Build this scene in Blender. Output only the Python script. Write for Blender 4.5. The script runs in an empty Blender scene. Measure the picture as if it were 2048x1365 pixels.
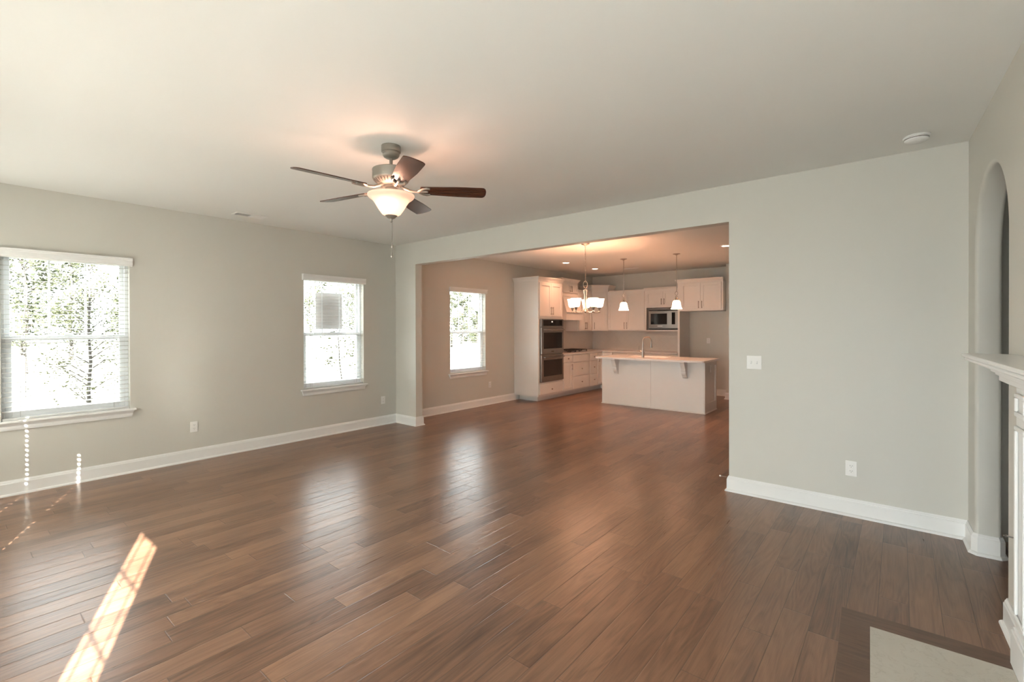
import bpy, bmesh, math, random
from mathutils import Vector, Matrix
random.seed(7)
PI = math.pi
S = bpy.context.scene
COL = S.collection
H = 2.74                                   # ceiling height
# ------------------------------------------------------------------ camera
FPX, YAW, PITCH, ROLL, CY, HC = 940.5, 0.6896, 0.0043, -0.0025, 658.76, 1.4717
cd = bpy.data.cameras.new('camera'); cam = bpy.data.objects.new('camera', cd); COL.objects.link(cam)
cd.sensor_width = 36.0; cd.lens = FPX / 2048 * 36.0
cd.shift_y = (CY - 682.5) / 2048.0
cd.clip_start = 0.05; cd.clip_end = 400
_f = Vector((-math.sin(YAW) * math.cos(PITCH), math.cos(YAW) * math.cos(PITCH), -math.sin(PITCH)))
_r = Vector((math.cos(YAW), math.sin(YAW), 0)); _u = _r.cross(_f)
_r2 = _r * math.cos(ROLL) + _u * math.sin(ROLL); _u2 = -_r * math.sin(ROLL) + _u * math.cos(ROLL)
m = Matrix((_r2, _u2, -_f)).transposed().to_4x4(); m.translation = (0, 0, HC)
cam.matrix_world = m
S.camera = cam
# ------------------------------------------------------------------ colour management
S.view_settings.view_transform = 'Standard'; S.view_settings.look = 'None'
S.view_settings.gamma = 1.0; S.view_settings.use_curve_mapping = False
S.view_settings.exposure = 0.9
S.cycles.blur_glossy = 0.3; S.cycles.sample_clamp_indirect = 0
# ------------------------------------------------------------------ sky, sun, window portals, added fill
W = bpy.data.worlds.new('sky'); S.world = W; W.use_nodes = True
wn = W.node_tree.nodes; wl = W.node_tree.links
bg = wn['Background']; bg.inputs['Color'].default_value = (0.93, 0.97, 1.0, 1); bg.inputs['Strength'].default_value = 7
SUN_DIR = Vector((-0.9285, 0.3714, -0.45)).normalized()
sl = bpy.data.lights.new('sun', 'SUN'); sl.energy = 88; sl.angle = 0.0055; sl.color = (1.0, 0.95, 0.90)
so = bpy.data.objects.new('sun', sl); COL.objects.link(so)
so.rotation_euler = SUN_DIR.to_track_quat('-Z', 'Y').to_euler(); so.location = (20, -8, 12)
def rect_light(name, loc, direction, sx, sz, power=0, portal=False, color=(0.93, 0.97, 1.0)):
    l = bpy.data.lights.new(name, 'AREA'); l.shape = 'RECTANGLE'; l.size = sx; l.size_y = sz; l.color = color
    l.energy = max(power, 0.01)
    if portal: l.cycles.is_portal = True
    o = bpy.data.objects.new(name, l); COL.objects.link(o); o.location = loc
    o.rotation_euler = Vector(direction).to_track_quat('-Z', 'Y').to_euler()
    return o
XL = -6.035                                # left wall plane
YP, YP2 = 4.485, 4.605                     # dividing wall faces
YB = 10.536                                # kitchen back wall
YR = -0.55                                 # wall behind the camera
for yc, w in ((0.77, .89), (3.4675, .895), (6.0775, .905)):
    rect_light('window_portal', (XL - .155, yc, 1.41), (1, 0, 0), w, 1.52, portal=True)
rect_light('door_fill', (-.19, YR - .30, .90), (0, 1, 0), .95, 1.25, power=62, color=(.84, .93, 1.0))  # fill lamp added outside the rear door to brighten the room
# ================================================================== helpers
class MB:
    def __init__(self): self.v = []; self.f = []
    def add(self, vs, fs):
        n = len(self.v); self.v += [tuple(p) for p in vs]; self.f += [tuple(i + n for i in q) for q in fs]; return self
    def box(self, x0, x1, y0, y1, z0, z1):
        if x0 > x1: x0, x1 = x1, x0
        if y0 > y1: y0, y1 = y1, y0
        if z0 > z1: z0, z1 = z1, z0
        return self.add([(x0,y0,z0),(x1,y0,z0),(x1,y1,z0),(x0,y1,z0),(x0,y0,z1),(x1,y0,z1),(x1,y1,z1),(x0,y1,z1)],
                        [(0,3,2,1),(4,5,6,7),(0,1,5,4),(1,2,6,5),(2,3,7,6),(3,0,4,7)])
    def fbox(self, F, u0, u1, z0, z1, n0, n1):
        o, u, n = F
        pts = []
        for z in (z0, z1):
            for (a, b) in ((u0, n0), (u1, n0), (u1, n1), (u0, n1)):
                pts.append((o[0] + u[0]*a + n[0]*b, o[1] + u[1]*a + n[1]*b, z))
        q = [(0,3,2,1),(4,5,6,7),(0,1,5,4),(1,2,6,5),(2,3,7,6),(3,0,4,7)]
        if u[0]*n[1] - u[1]*n[0] < 0: q = [t[::-1] for t in q]
        return self.add(pts, q)
    def lathe(self, prof, c=(0,0,0), seg=32, axis=(0,0,1), cap=True):
        ax = Vector(axis).normalized(); q = Vector((0,0,1)).rotation_difference(ax); c = Vector(c)
        n = len(prof); vs = []
        for (r, z) in prof:
            for k in range(seg):
                a = 2*PI*k/seg; vs.append(c + q @ Vector((r*math.cos(a), r*math.sin(a), z)))
        fs = []
        for i in range(n-1):
            for k in range(seg):
                k2 = (k+1) % seg
                fs.append((i*seg+k, i*seg+k2, (i+1)*seg+k2, (i+1)*seg+k))
        if cap:
            if prof[0][0] > 1e-6: fs.append(tuple(range(seg-1, -1, -1)))
            if prof[-1][0] > 1e-6: fs.append(tuple((n-1)*seg+k for k in range(seg)))
        return self.add(vs, fs)
    def cyl(self, a, b, r, seg=16, r2=None):
        a = Vector(a); b = Vector(b); L = (b-a).length
        return self.lathe([(r,0),(r if r2 is None else r2, L)], a, seg, b-a)
    def tube(self, pts, r, seg=10, closed=False, cap=True):
        P = [Vector(p) for p in pts]; n = len(P); R = r if isinstance(r, (list, tuple)) else [r]*n
        vs = []; prev = None
        for i in range(n):
            if closed: t = P[(i+1) % n] - P[i-1]
            else: t = P[min(i+1, n-1)] - P[max(i-1, 0)]
            t.normalize()
            if prev is None:
                a = Vector((0,0,1)) if abs(t.z) < .9 else Vector((1,0,0))
                e = (a - t*a.dot(t)).normalized()
            else: e = (prev - t*prev.dot(t)).normalized()
            prev = e; g = t.cross(e)
            for k in range(seg):
                an = 2*PI*k/seg; vs.append(P[i] + (e*math.cos(an) + g*math.sin(an))*R[i])
        fs = []
        for i in range(n if closed else n-1):
            j = (i+1) % n
            for k in range(seg):
                k2 = (k+1) % seg; fs.append((i*seg+k, i*seg+k2, j*seg+k2, j*seg+k))
        if cap and not closed:
            fs.append(tuple(range(seg-1,-1,-1))); fs.append(tuple((n-1)*seg+k for k in range(seg)))
        return self.add(vs, fs)
    def prism(self, poly, z0, z1):
        n = len(poly)
        vs = [(x,y,z0) for x,y in poly] + [(x,y,z1) for x,y in poly]
        fs = [tuple(range(n-1,-1,-1)), tuple(range(n,2*n))] + [(i,(i+1)%n,n+(i+1)%n,n+i) for i in range(n)]
        return self.add(vs, fs)
    def sweep(self, path, prof, side=1, closed=False):
        """profile (depth, height) swept along a plan polyline with mitred corners; side=1: depth to the right of travel"""
        n = len(path); P = [Vector((p[0], p[1])) for p in path]
        def nrm(a, b):
            d = (b-a).normalized(); return Vector((d.y, -d.x))*side
        vs = []
        for i in range(n):
            if closed: n1 = nrm(P[i-1], P[i]); n2 = nrm(P[i], P[(i+1) % n])
            else:
                n1 = nrm(P[max(i-1,0)], P[max(i,1)]); n2 = nrm(P[min(i,n-2)], P[min(i+1,n-1)])
            mvec = (n1+n2); mvec = mvec / max(1e-6, mvec.dot(n1))
            for (d, z) in prof: vs.append((P[i].x + mvec.x*d, P[i].y + mvec.y*d, z))
        k = len(prof); fs = []
        for i in range(n if closed else n-1):
            i2 = (i+1) % n
            for j in range(k):
                j2 = (j+1) % k
                fs.append((i*k+j, i*k+j2, i2*k+j2, i2*k+j))
        if not closed:
            fs.append(tuple(range(k-1,-1,-1))); fs.append(tuple((n-1)*k+j for j in range(k)))
        return self.add(vs, fs)

def wmat(o):
    mt = o.matrix_basis.copy()
    while o.parent: o = o.parent; mt = o.matrix_basis @ mt
    return mt
def obj(name, mb, mat, parent=None, smooth=False, bevel=0, loc=None, local=False, angle=35):
    me = bpy.data.meshes.new(name)
    o = bpy.data.objects.new(name, me); COL.objects.link(o)
    vs = mb.v
    if parent is not None:
        o.parent = parent
        if not local:
            inv = wmat(parent).inverted(); vs = [inv @ Vector(p) for p in vs]
    elif loc is not None:
        o.location = loc; L = Vector(loc); vs = [Vector(p) - L for p in vs]
    me.from_pydata([tuple(p) for p in vs], [], mb.f); me.update()
    bm = bmesh.new(); bm.from_mesh(me); bmesh.ops.recalc_face_normals(bm, faces=bm.faces); bm.to_mesh(me); bm.free()
    if mat: me.materials.append(mat)
    if smooth:
        me.polygons.foreach_set('use_smooth', [True]*len(me.polygons))
        if angle < 180:
            try: me.set_sharp_from_angle(angle=math.radians(angle))
            except Exception: pass
    if bevel:
        b = o.modifiers.new('bevel', 'BEVEL'); b.width = bevel; b.segments = 2; b.limit_method = 'ANGLE'; b.angle_limit = math.radians(40)
    return o
def tag(o, label, cat, group=None, kind=None):
    o['label'] = label; o['category'] = cat
    if group: o['group'] = group
    if kind: o['kind'] = kind
    return o
def thing(name, label, cat, loc=(0,0,0), rz=0, group=None):
    o = bpy.data.objects.new(name, None); COL.objects.link(o); o.location = loc; o.rotation_euler = (0,0,rz)
    o.empty_display_size = .1
    return tag(o, label, cat, group)
def struct(o): o['kind'] = 'structure'; return o
def dup(root, loc=None, rot=None, parent=None, label=None):
    c = root.copy(); COL.objects.link(c)
    if parent is not None: c.parent = parent
    if loc is not None: c.location = loc
    if rot is not None: c.rotation_euler = rot
    if label: c['label'] = label
    for ch in list(root.children): dup(ch, parent=c)
    return c
# ================================================================== materials
def newmat(name):
    mt = bpy.data.materials.new(name); mt.use_nodes = True
    nt = mt.node_tree; return mt, nt, nt.nodes['Principled BSDF']
def mat(name, col, rough=.5, metal=0, var=.03, scale=6, bump=0, bscale=120, spec=.5, coat=0):
    mt, nt, b = newmat(name)
    tc = nt.nodes.new('ShaderNodeTexCoord')
    nz = nt.nodes.new('ShaderNodeTexNoise'); nz.inputs['Scale'].default_value = scale; nz.inputs['Detail'].default_value = 3
    nt.links.new(tc.outputs['Object'], nz.inputs['Vector'])
    mx = nt.nodes.new('ShaderNodeMix'); mx.data_type = 'RGBA'
    mx.inputs[6].default_value = tuple(c*(1-var) for c in col) + (1,); mx.inputs[7].default_value = tuple(min(1,c*(1+var)) for c in col) + (1,)
    nt.links.new(nz.outputs['Fac'], mx.inputs[0]); nt.links.new(mx.outputs[2], b.inputs['Base Color'])
    b.inputs['Roughness'].default_value = rough; b.inputs['Metallic'].default_value = metal
    b.inputs['Specular IOR Level'].default_value = spec; b.inputs['Coat Weight'].default_value = coat
    if bump:
        n2 = nt.nodes.new('ShaderNodeTexNoise'); n2.inputs['Scale'].default_value = bscale; n2.inputs['Detail'].default_value = 2
        nt.links.new(tc.outputs['Object'], n2.inputs['Vector'])
        bp = nt.nodes.new('ShaderNodeBump'); bp.inputs['Strength'].default_value = bump; bp.inputs['Distance'].default_value = .002
        nt.links.new(n2.outputs['Fac'], bp.inputs['Height']); nt.links.new(bp.outputs['Normal'], b.inputs['Normal'])
    return mt
M = {}
M['wall'] = mat('wall_paint', (.60, .585, .53), .5, bump=.12, bscale=160, var=.015, scale=2)
M['ceil'] = mat('ceiling_paint', (.79, .785, .745), .75, bump=.1, bscale=140, var=.012, scale=2)
M['trim'] = mat('trim_paint', (.80, .80, .78), .32, var=.015)
M['vinyl'] = mat('window_vinyl', (.82, .84, .85), .35, var=.015)
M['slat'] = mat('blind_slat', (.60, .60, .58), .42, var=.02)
M['slat_bloom'] = mat('bloom_blind_slat', (.86, .86, .84), .42, var=.02)  # paler copy of the slats; backlight bloom put into the colour
M['cab'] = mat('cabinet_paint', (.76, .73, .69), .35, var=.02)
M['counter'] = mat('quartz_counter', (.74, .71, .68), .16, var=.06, scale=40)
M['steel'] = mat('stainless_steel', (.33, .31, .29), .3, 1, var=.06, scale=30)
M['nickel'] = mat('brushed_nickel', (.42, .38, .34), .32, 1, var=.06, scale=30)
M['fanmetal'] = mat('pewter_metal', (.30, .275, .235), .42, .55, var=.05, scale=20)
M['bronze'] = mat('dark_bronze', (.14, .10, .075), .35, .9, var=.1, scale=20)
M['knob'] = mat('antique_nickel', (.26, .21, .165), .35, .9, var=.1, scale=20)
M['black'] = mat('black_glass', (.012, .011, .010), .07, var=.1)
M['iron'] = mat('cast_iron', (.02, .019, .018), .55, var=.2, bump=.2, bscale=200)
M['dark'] = mat('dark_void', (.03, .028, .025), .8, var=.1)
M['plate'] = mat('plastic_plate', (.82, .81, .78), .35, var=.01)
M['sticker'] = mat('paper_sticker', (.66, .65, .64), .7, var=.06, scale=14)
M['tile'] = None
def bladewood():
    mt, nt, b = newmat('fan_blade_wood')
    tc = nt.nodes.new('ShaderNodeTexCoord'); mp = nt.nodes.new('ShaderNodeMapping'); mp.inputs['Scale'].default_value = (3, 60, 60)
    nz = nt.nodes.new('ShaderNodeTexNoise'); nz.inputs['Scale'].default_value = 1; nz.inputs['Detail'].default_value = 5
    cr = nt.nodes.new('ShaderNodeValToRGB'); cr.color_ramp.elements[0].color = (.035,.012,.007,1); cr.color_ramp.elements[1].color = (.10,.038,.020,1)
    L = nt.links.new; L(tc.outputs['Object'], mp.inputs['Vector']); L(mp.outputs['Vector'], nz.inputs['Vector']); L(nz.outputs['Fac'], cr.inputs['Fac']); L(cr.outputs['Color'], b.inputs['Base Color'])
    b.inputs['Roughness'].default_value = .27
    return mt
M['blade'] = bladewood()
def glass_pane(name='window_glass', tint=(.93,.95,.94,1)):
    mt, nt, b = newmat(name); nt.nodes.remove(b)
    out = nt.nodes['Material Output']; tr = nt.nodes.new('ShaderNodeBsdfTransparent'); gl = nt.nodes.new('ShaderNodeBsdfGlossy'); gl.inputs['Roughness'].default_value = .02
    tr.inputs['Color'].default_value = tint
    lw = nt.nodes.new('ShaderNodeLayerWeight'); pw = nt.nodes.new('ShaderNodeMath'); pw.operation = 'POWER'; pw.inputs[1].default_value = 5; nt.links.new(lw.outputs['Facing'], pw.inputs[0]); fr = nt.nodes.new('ShaderNodeMath'); fr.operation = 'MULTIPLY_ADD'; fr.inputs[1].default_value = .6; fr.inputs[2].default_value = .02; nt.links.new(pw.outputs[0], fr.inputs[0]); mx = nt.nodes.new('ShaderNodeMixShader')
    L = nt.links.new; L(fr.outputs[0], mx.inputs['Fac']); L(tr.outputs[0], mx.inputs[1]); L(gl.outputs[0], mx.inputs[2]); L(mx.outputs[0], out.inputs['Surface'])
    return mt
M['glass'] = glass_pane(); M['door_glass'] = glass_pane('tinted_door_glass', (.74,.75,.75,1))
def lamp_glass(name, col, emit, trans):
    mt, nt, b = newmat(name); nt.nodes.remove(b)
    out = nt.nodes['Material Output']; N = nt.nodes.new; L = nt.links.new
    tl = N('ShaderNodeBsdfTranslucent'); tl.inputs['Color'].default_value = (*col, 1)
    df = N('ShaderNodeBsdfDiffuse'); df.inputs['Color'].default_value = (*col, 1)
    tp = N('ShaderNodeBsdfTransparent'); em = N('ShaderNodeEmission'); em.inputs['Color'].default_value = (1, .74, .52, 1); em.inputs['Strength'].default_value = emit
    m1 = N('ShaderNodeMixShader'); m1.inputs['Fac'].default_value = .5; L(tl.outputs[0], m1.inputs[1]); L(df.outputs[0], m1.inputs[2])
    ad = N('ShaderNodeAddShader'); L(m1.outputs[0], ad.inputs[0]); L(em.outputs[0], ad.inputs[1])
    m2 = N('ShaderNodeMixShader'); m2.inputs['Fac'].default_value = trans; L(ad.outputs[0], m2.inputs[1]); L(tp.outputs[0], m2.inputs[2])
    L(m2.outputs[0], out.inputs['Surface']); return mt
M['bowl'] = lamp_glass('frosted_bowl_glass', (.44, .40, .37), .12, .08)
M['shade'] = lamp_glass('frosted_shade_glass', (.5, .42, .35), 4.5, .3)
M['bulb'] = None
def emit_mat(name, col, st):
    mt, nt, b = newmat(name); b.inputs['Emission Color'].default_value = (*col, 1); b.inputs['Emission Strength'].default_value = st; b.inputs['Base Color'].default_value = (*col, 1); return mt
M['lens'] = emit_mat('downlight_lens', (1, .82, .62), 6)
def floor_mat(name, x0=.215, angle=0):
    mt, nt, b = newmat(name); N = nt.nodes.new; L = nt.links.new
    def math_(op, a, c=None, clamp=False):
        n = N('ShaderNodeMath'); n.operation = op; n.use_clamp = clamp
        for i, v in enumerate((a, c)):
            if v is None: continue
            if isinstance(v, (int, float)): n.inputs[i].default_value = v
            else: L(v, n.inputs[i])
        return n.outputs[0]
    tc = N('ShaderNodeTexCoord'); mp = N('ShaderNodeMapping'); mp.inputs['Rotation'].default_value = (0,0,angle); L(tc.outputs['Object'], mp.inputs['Vector'])
    sp = N('ShaderNodeSeparateXYZ'); L(mp.outputs['Vector'], sp.inputs[0]); X, Y = sp.outputs[0], sp.outputs[1]
    u = math_('DIVIDE', math_('ADD', X, x0), .127); row = math_('FLOOR', u); fu = math_('SUBTRACT', u, row)
    wr = N('ShaderNodeTexWhiteNoise'); wr.noise_dimensions = '1D'; L(row, wr.inputs['W'])
    ln = math_('ADD', .75, math_('MULTIPLY', wr.outputs['Value'], .55))
    wr2 = N('ShaderNodeTexWhiteNoise'); wr2.noise_dimensions = '1D'; L(math_('ADD', row, 71.3), wr2.inputs['W'])
    v = math_('DIVIDE', math_('ADD', Y, math_('MULTIPLY', wr2.outputs['Value'], 5)), ln); pl = math_('FLOOR', v); fv = math_('SUBTRACT', v, pl)
    cb = N('ShaderNodeCombineXYZ'); L(row, cb.inputs[0]); L(pl, cb.inputs[1])
    wn_ = N('ShaderNodeTexWhiteNoise'); wn_.noise_dimensions = '2D'; L(cb.outputs[0], wn_.inputs['Vector'])
    # grain coordinates: stretched along the plank, shifted per plank
    sh = N('ShaderNodeVectorMath'); sh.operation = 'SCALE'; L(wn_.outputs['Color'], sh.inputs[0]); sh.inputs['Scale'].default_value = 37
    ad = N('ShaderNodeVectorMath'); ad.operation = 'ADD'; L(mp.outputs['Vector'], ad.inputs[0]); L(sh.outputs[0], ad.inputs[1])
    def grain(sx, sy, detail, dist, rough=.55):
        q = N('ShaderNodeMapping'); q.inputs['Scale'].default_value = (sx, sy, 1); L(ad.outputs[0], q.inputs['Vector'])
        g = N('ShaderNodeTexNoise'); g.inputs['Scale'].default_value = 1; g.inputs['Detail'].default_value = detail; g.inputs['Distortion'].default_value = dist; g.inputs['Roughness'].default_value = rough
        L(q.outputs[0], g.inputs['Vector']); return g.outputs['Fac']
    g1 = grain(26, 1.7, 5, .7, .62); g2 = grain(130, 4.5, 5, .5, .7); g3 = grain(4, 1.2, 2, .5)
    # cathedral rings
    q = N('ShaderNodeMapping'); q.inputs['Scale'].default_value = (8, .8, 1); L(ad.outputs[0], q.inputs['Vector'])
    wv = N('ShaderNodeTexNoise'); wv.inputs['Scale'].default_value = 1; wv.inputs['Detail'].default_value = 1.5; wv.inputs['Distortion'].default_value = .9; L(q.outputs[0], wv.inputs['Vector'])
    rings = math_('PINGPONG', math_('MULTIPLY', wv.outputs['Fac'], 22), 1)
    t = math_('ADD', math_('MULTIPLY', g1, .44), math_('MULTIPLY', g2, .30))
    t = math_('ADD', t, math_('MULTIPLY', rings, .11)); t = math_('ADD', t, math_('MULTIPLY', g3, .26))
    t = math_('ADD', t, math_('MULTIPLY', math_('SUBTRACT', wn_.outputs['Value'], .5), .22))
    cr = N('ShaderNodeValToRGB'); e = cr.color_ramp.elements
    e[0].position = .26; e[0].color = (.054, .0265, .0155, 1); e[1].position = .84; e[1].color = (.325, .180, .106, 1)
    k = cr.color_ramp.elements.new(.55); k.color = (.205, .108, .0635, 1)
    L(t, cr.inputs['Fac'])
    du = math_('MULTIPLY', math_('MINIMUM', fu, math_('SUBTRACT', 1, fu)), .127)
    dv = math_('MULTIPLY', math_('MINIMUM', fv, math_('SUBTRACT', 1, fv)), ln)
    d = math_('MINIMUM', du, dv)
    seam = math_('SUBTRACT', 1, math_('DIVIDE', d, .0042, True), True)
    seamd = math_('SUBTRACT', 1, math_('DIVIDE', d, .0025, True), True)
    mx = N('ShaderNodeMix'); mx.data_type = 'RGBA'; L(math_('MULTIPLY', seamd, .7), mx.inputs[0]); L(cr.outputs['Color'], mx.inputs[6]); mx.inputs[7].default_value = (.02, .011, .007, 1)
    L(mx.outputs[2], b.inputs['Base Color'])
    ro = math_('ADD', .24, math_('MULTIPLY', g1, .12)); L(ro, b.inputs['Roughness'])
    b.inputs['Specular IOR Level'].default_value = .75
    hs = grain(30, 2.6, 4, 1.2); tilt = math_('MULTIPLY', math_('MULTIPLY', math_('SUBTRACT', wn_.outputs['Value'], .5), fu), .0010)
    h = math_('ADD', math_('ADD', math_('MULTIPLY', rings, .00035), math_('MULTIPLY', hs, .0015)), math_('MULTIPLY', g2, .0003))
    h = math_('ADD', math_('SUBTRACT', h, math_('MULTIPLY', seam, .0012)), tilt)
    bp = N('ShaderNodeBump'); bp.inputs['Strength'].default_value = .55; bp.inputs['Distance'].default_value = 1.0; L(h, bp.inputs['Height']); L(bp.outputs['Normal'], b.inputs['Normal'])
    return mt
M['floor'] = floor_mat('hickory_planks')
def plain_wood():
    mt, nt, b = newmat('border_wood'); N = nt.nodes.new; L = nt.links.new
    tc = N('ShaderNodeTexCoord'); mp = N('ShaderNodeMapping'); mp.inputs['Scale'].default_value = (4, 40, 4); L(tc.outputs['Object'], mp.inputs['Vector'])
    nz = N('ShaderNodeTexNoise'); nz.inputs['Scale'].default_value = 1; nz.inputs['Detail'].default_value = 5; nz.inputs['Distortion'].default_value = 1; L(mp.outputs[0], nz.inputs['Vector'])
    cr = N('ShaderNodeValToRGB'); cr.color_ramp.elements[0].color = (.07,.038,.023,1); cr.color_ramp.elements[1].color = (.20,.112,.070,1); L(nz.outputs['Fac'], cr.inputs['Fac'])
    L(cr.outputs[0], b.inputs['Base Color']); b.inputs['Roughness'].default_value = .32; return mt
M['border'] = plain_wood()
def marble():
    mt, nt, b = newmat('cream_marble'); N = nt.nodes.new; L = nt.links.new
    tc = N('ShaderNodeTexCoord')
    nz = N('ShaderNodeTexNoise'); nz.inputs['Scale'].default_value = 7; nz.inputs['Detail'].default_value = 6; nz.inputs['Distortion'].default_value = 1.5; L(tc.outputs['Object'], nz.inputs['Vector'])
    vo = N('ShaderNodeTexVoronoi'); vo.feature = 'DISTANCE_TO_EDGE'; vo.inputs['Scale'].default_value = 13
    ad = N('ShaderNodeVectorMath'); ad.operation = 'ADD'; L(tc.outputs['Object'], ad.inputs[0])
    sc = N('ShaderNodeVectorMath'); sc.operation = 'SCALE'; sc.inputs['Scale'].default_value = .12; L(nz.outputs['Color'], sc.inputs[0]); L(sc.outputs[0], ad.inputs[1]); L(ad.outputs[0], vo.inputs['Vector'])
    vn = N('ShaderNodeTexNoise'); vn.inputs['Scale'].default_value = 6; vn.inputs['Detail'].default_value = 4; vn.inputs['Distortion'].default_value = 2.2; L(ad.outputs[0], vn.inputs['Vector'])
    ab = N('ShaderNodeMath'); ab.operation = 'SUBTRACT'; ab.inputs[1].default_value = .5; L(vn.outputs['Fac'], ab.inputs[0]); a2 = N('ShaderNodeMath'); a2.operation = 'ABSOLUTE'; L(ab.outputs[0], a2.inputs[0])
    cr = N('ShaderNodeValToRGB'); cr.color_ramp.elements[0].color = (.43,.385,.315,1); cr.color_ramp.elements[0].position = 0; cr.color_ramp.elements[1].color = (.56,.52,.445,1); cr.color_ramp.elements[1].position = .022; L(a2.outputs[0], cr.inputs['Fac'])
    c2 = N('ShaderNodeValToRGB'); c2.color_ramp.elements[0].color = (.46,.42,.35,1); c2.color_ramp.elements[1].color = (.60,.56,.49,1); L(nz.outputs['Fac'], c2.inputs['Fac'])
    mx = N('ShaderNodeMix'); mx.data_type = 'RGBA'; mx.inputs[0].default_value = .55; L(cr.outputs[0], mx.inputs[6]); L(c2.outputs[0], mx.inputs[7]); L(mx.outputs[2], b.inputs['Base Color'])
    b.inputs['Roughness'].default_value = .3; return mt
M['marble'] = marble()
def tile():
    mt, nt, b = newmat('backsplash_tile'); N = nt.nodes.new; L = nt.links.new
    tc = N('ShaderNodeTexCoord'); sp = N('ShaderNodeSeparateXYZ'); L(tc.outputs['Object'], sp.inputs[0])
    cb = N('ShaderNodeCombineXYZ'); a = N('ShaderNodeMath'); a.operation = 'ADD'; L(sp.outputs[0], a.inputs[0]); L(sp.outputs[1], a.inputs[1]); L(a.outputs[0], cb.inputs[0]); L(sp.outputs[2], cb.inputs[1])
    mp = N('ShaderNodeMapping'); mp.inputs['Rotation'].default_value = (0,0,PI/4); L(cb.outputs[0], mp.inputs['Vector'])
    br = N('ShaderNodeTexBrick'); br.offset = 0; br.inputs['Scale'].default_value = 1; br.inputs['Brick Width'].default_value = .15; br.inputs['Row Height'].default_value = .15; br.inputs['Mortar Size'].default_value = .003
    br.inputs['Color1'].default_value = (.62,.58,.53,1); br.inputs['Color2'].default_value = (.635,.595,.545,1); br.inputs['Mortar'].default_value = (.59,.55,.50,1); L(mp.outputs[0], br.inputs['Vector'])
    L(br.outputs['Color'], b.inputs['Base Color']); b.inputs['Roughness'].default_value = .3
    bp = N('ShaderNodeBump'); bp.inputs['Strength'].default_value = .12; bp.inputs['Distance'].default_value = .002; bp.invert = True; L(br.outputs['Fac'], bp.inputs['Height']); L(bp.outputs[0], b.inputs['Normal'])
    return mt
M['tile'] = tile()
def leafmat(name, c1, c2):
    mt, nt, b = newmat(name); nt.nodes.remove(b); N = nt.nodes.new; L = nt.links.new
    out = nt.nodes['Material Output']; tc = N('ShaderNodeTexCoord'); nz = N('ShaderNodeTexNoise'); nz.inputs['Scale'].default_value = 2.5; L(tc.outputs['Object'], nz.inputs['Vector'])
    cr = N('ShaderNodeValToRGB'); cr.color_ramp.elements[0].color = (*c1,1); cr.color_ramp.elements[1].color = (*c2,1); cr.color_ramp.elements[0].position = .35; cr.color_ramp.elements[1].position = .65; L(nz.outputs['Fac'], cr.inputs['Fac'])
    d = N('ShaderNodeBsdfDiffuse'); t = N('ShaderNodeBsdfTranslucent'); L(cr.outputs[0], d.inputs['Color']); L(cr.outputs[0], t.inputs['Color'])
    mx = N('ShaderNodeMixShader'); mx.inputs['Fac'].default_value = .4; L(d.outputs[0], mx.inputs[1]); L(t.outputs[0], mx.inputs[2]); L(mx.outputs[0], out.inputs['Surface']); return mt
M['leaf'] = leafmat('sapling_leaves', (.045,.05,.028), (.085,.088,.05))
M['leaf2'] = leafmat('woodland_leaves', (.030,.036,.022), (.070,.075,.048))
M['shade_slat'] = leafmat('translucent_slat', (.80,.79,.77), (.84,.83,.81))  # translucency added so the sunlit rear blinds act as soft fill
M['bark'] = mat('tree_bark', (.034,.029,.024), .9, var=.3, scale=20, bump=.5, bscale=60)
M['lawn'] = mat('dry_lawn', (.10,.094,.064), .95, var=.3, scale=.8, bump=.5, bscale=40)
M['siding'] = mat('exterior_siding', (.5,.5,.48), .8, var=.04)
# ================================================================== shell of the house
X0, X1 = XL - .16, 1.95
WIN = [(.325, 1.215), (3.02, 3.915), (5.625, 6.53)]; WZ0, WZ1 = .64, 2.165
fl = MB().box(X0, X1, YR - .16, YB + .16, -.2, 0)
struct(obj('floor', fl, M['floor']))
struct(obj('ceiling', MB().box(X0, X1, YR - .16, YB + .16, H, H + .25), M['ceil']))
rf = MB().add([(X0 - .4, YR - .6, H + .252), (X1 + .4, YR - .6, H + .252), ((X0 + X1)/2, YR - .6, 5.6), (X0 - .4, YB + .6, H + .252), (X1 + .4, YB + .6, H + .252), ((X0 + X1)/2, YB + .6, 5.6)], [(0,1,2),(3,5,4),(0,3,4,1),(1,4,5,2),(0,2,5,3)])
struct(obj('shade_roof', rf, M['siding']))  # unseen roof, added to keep the nearby saplings in shade
wl_ = MB(); ys = [YR - .16] + [v for w in WIN for v in w] + [YB + .16]
for i in range(0, len(ys), 2): wl_.box(X0, XL, ys[i], ys[i+1], 0, H)
for a, b_ in WIN: wl_.box(X0, XL, a, b_, 0, WZ0); wl_.box(X0, XL, a, b_, WZ1, H)
struct(obj('wall_left', wl_, M['wall']))
OX0, OX1, OZ = -5.557, -1.180, 2.41
wp = MB().box(XL, OX0, YP, YP2, 0, H).box(OX1, .364, YP, YP2, 0, H).box(OX0, OX1, YP, YP2, OZ, H).box(.364, .52, YP + .002, YP2, 0, H)
struct(obj('wall_divider', wp, M['wall']))
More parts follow.
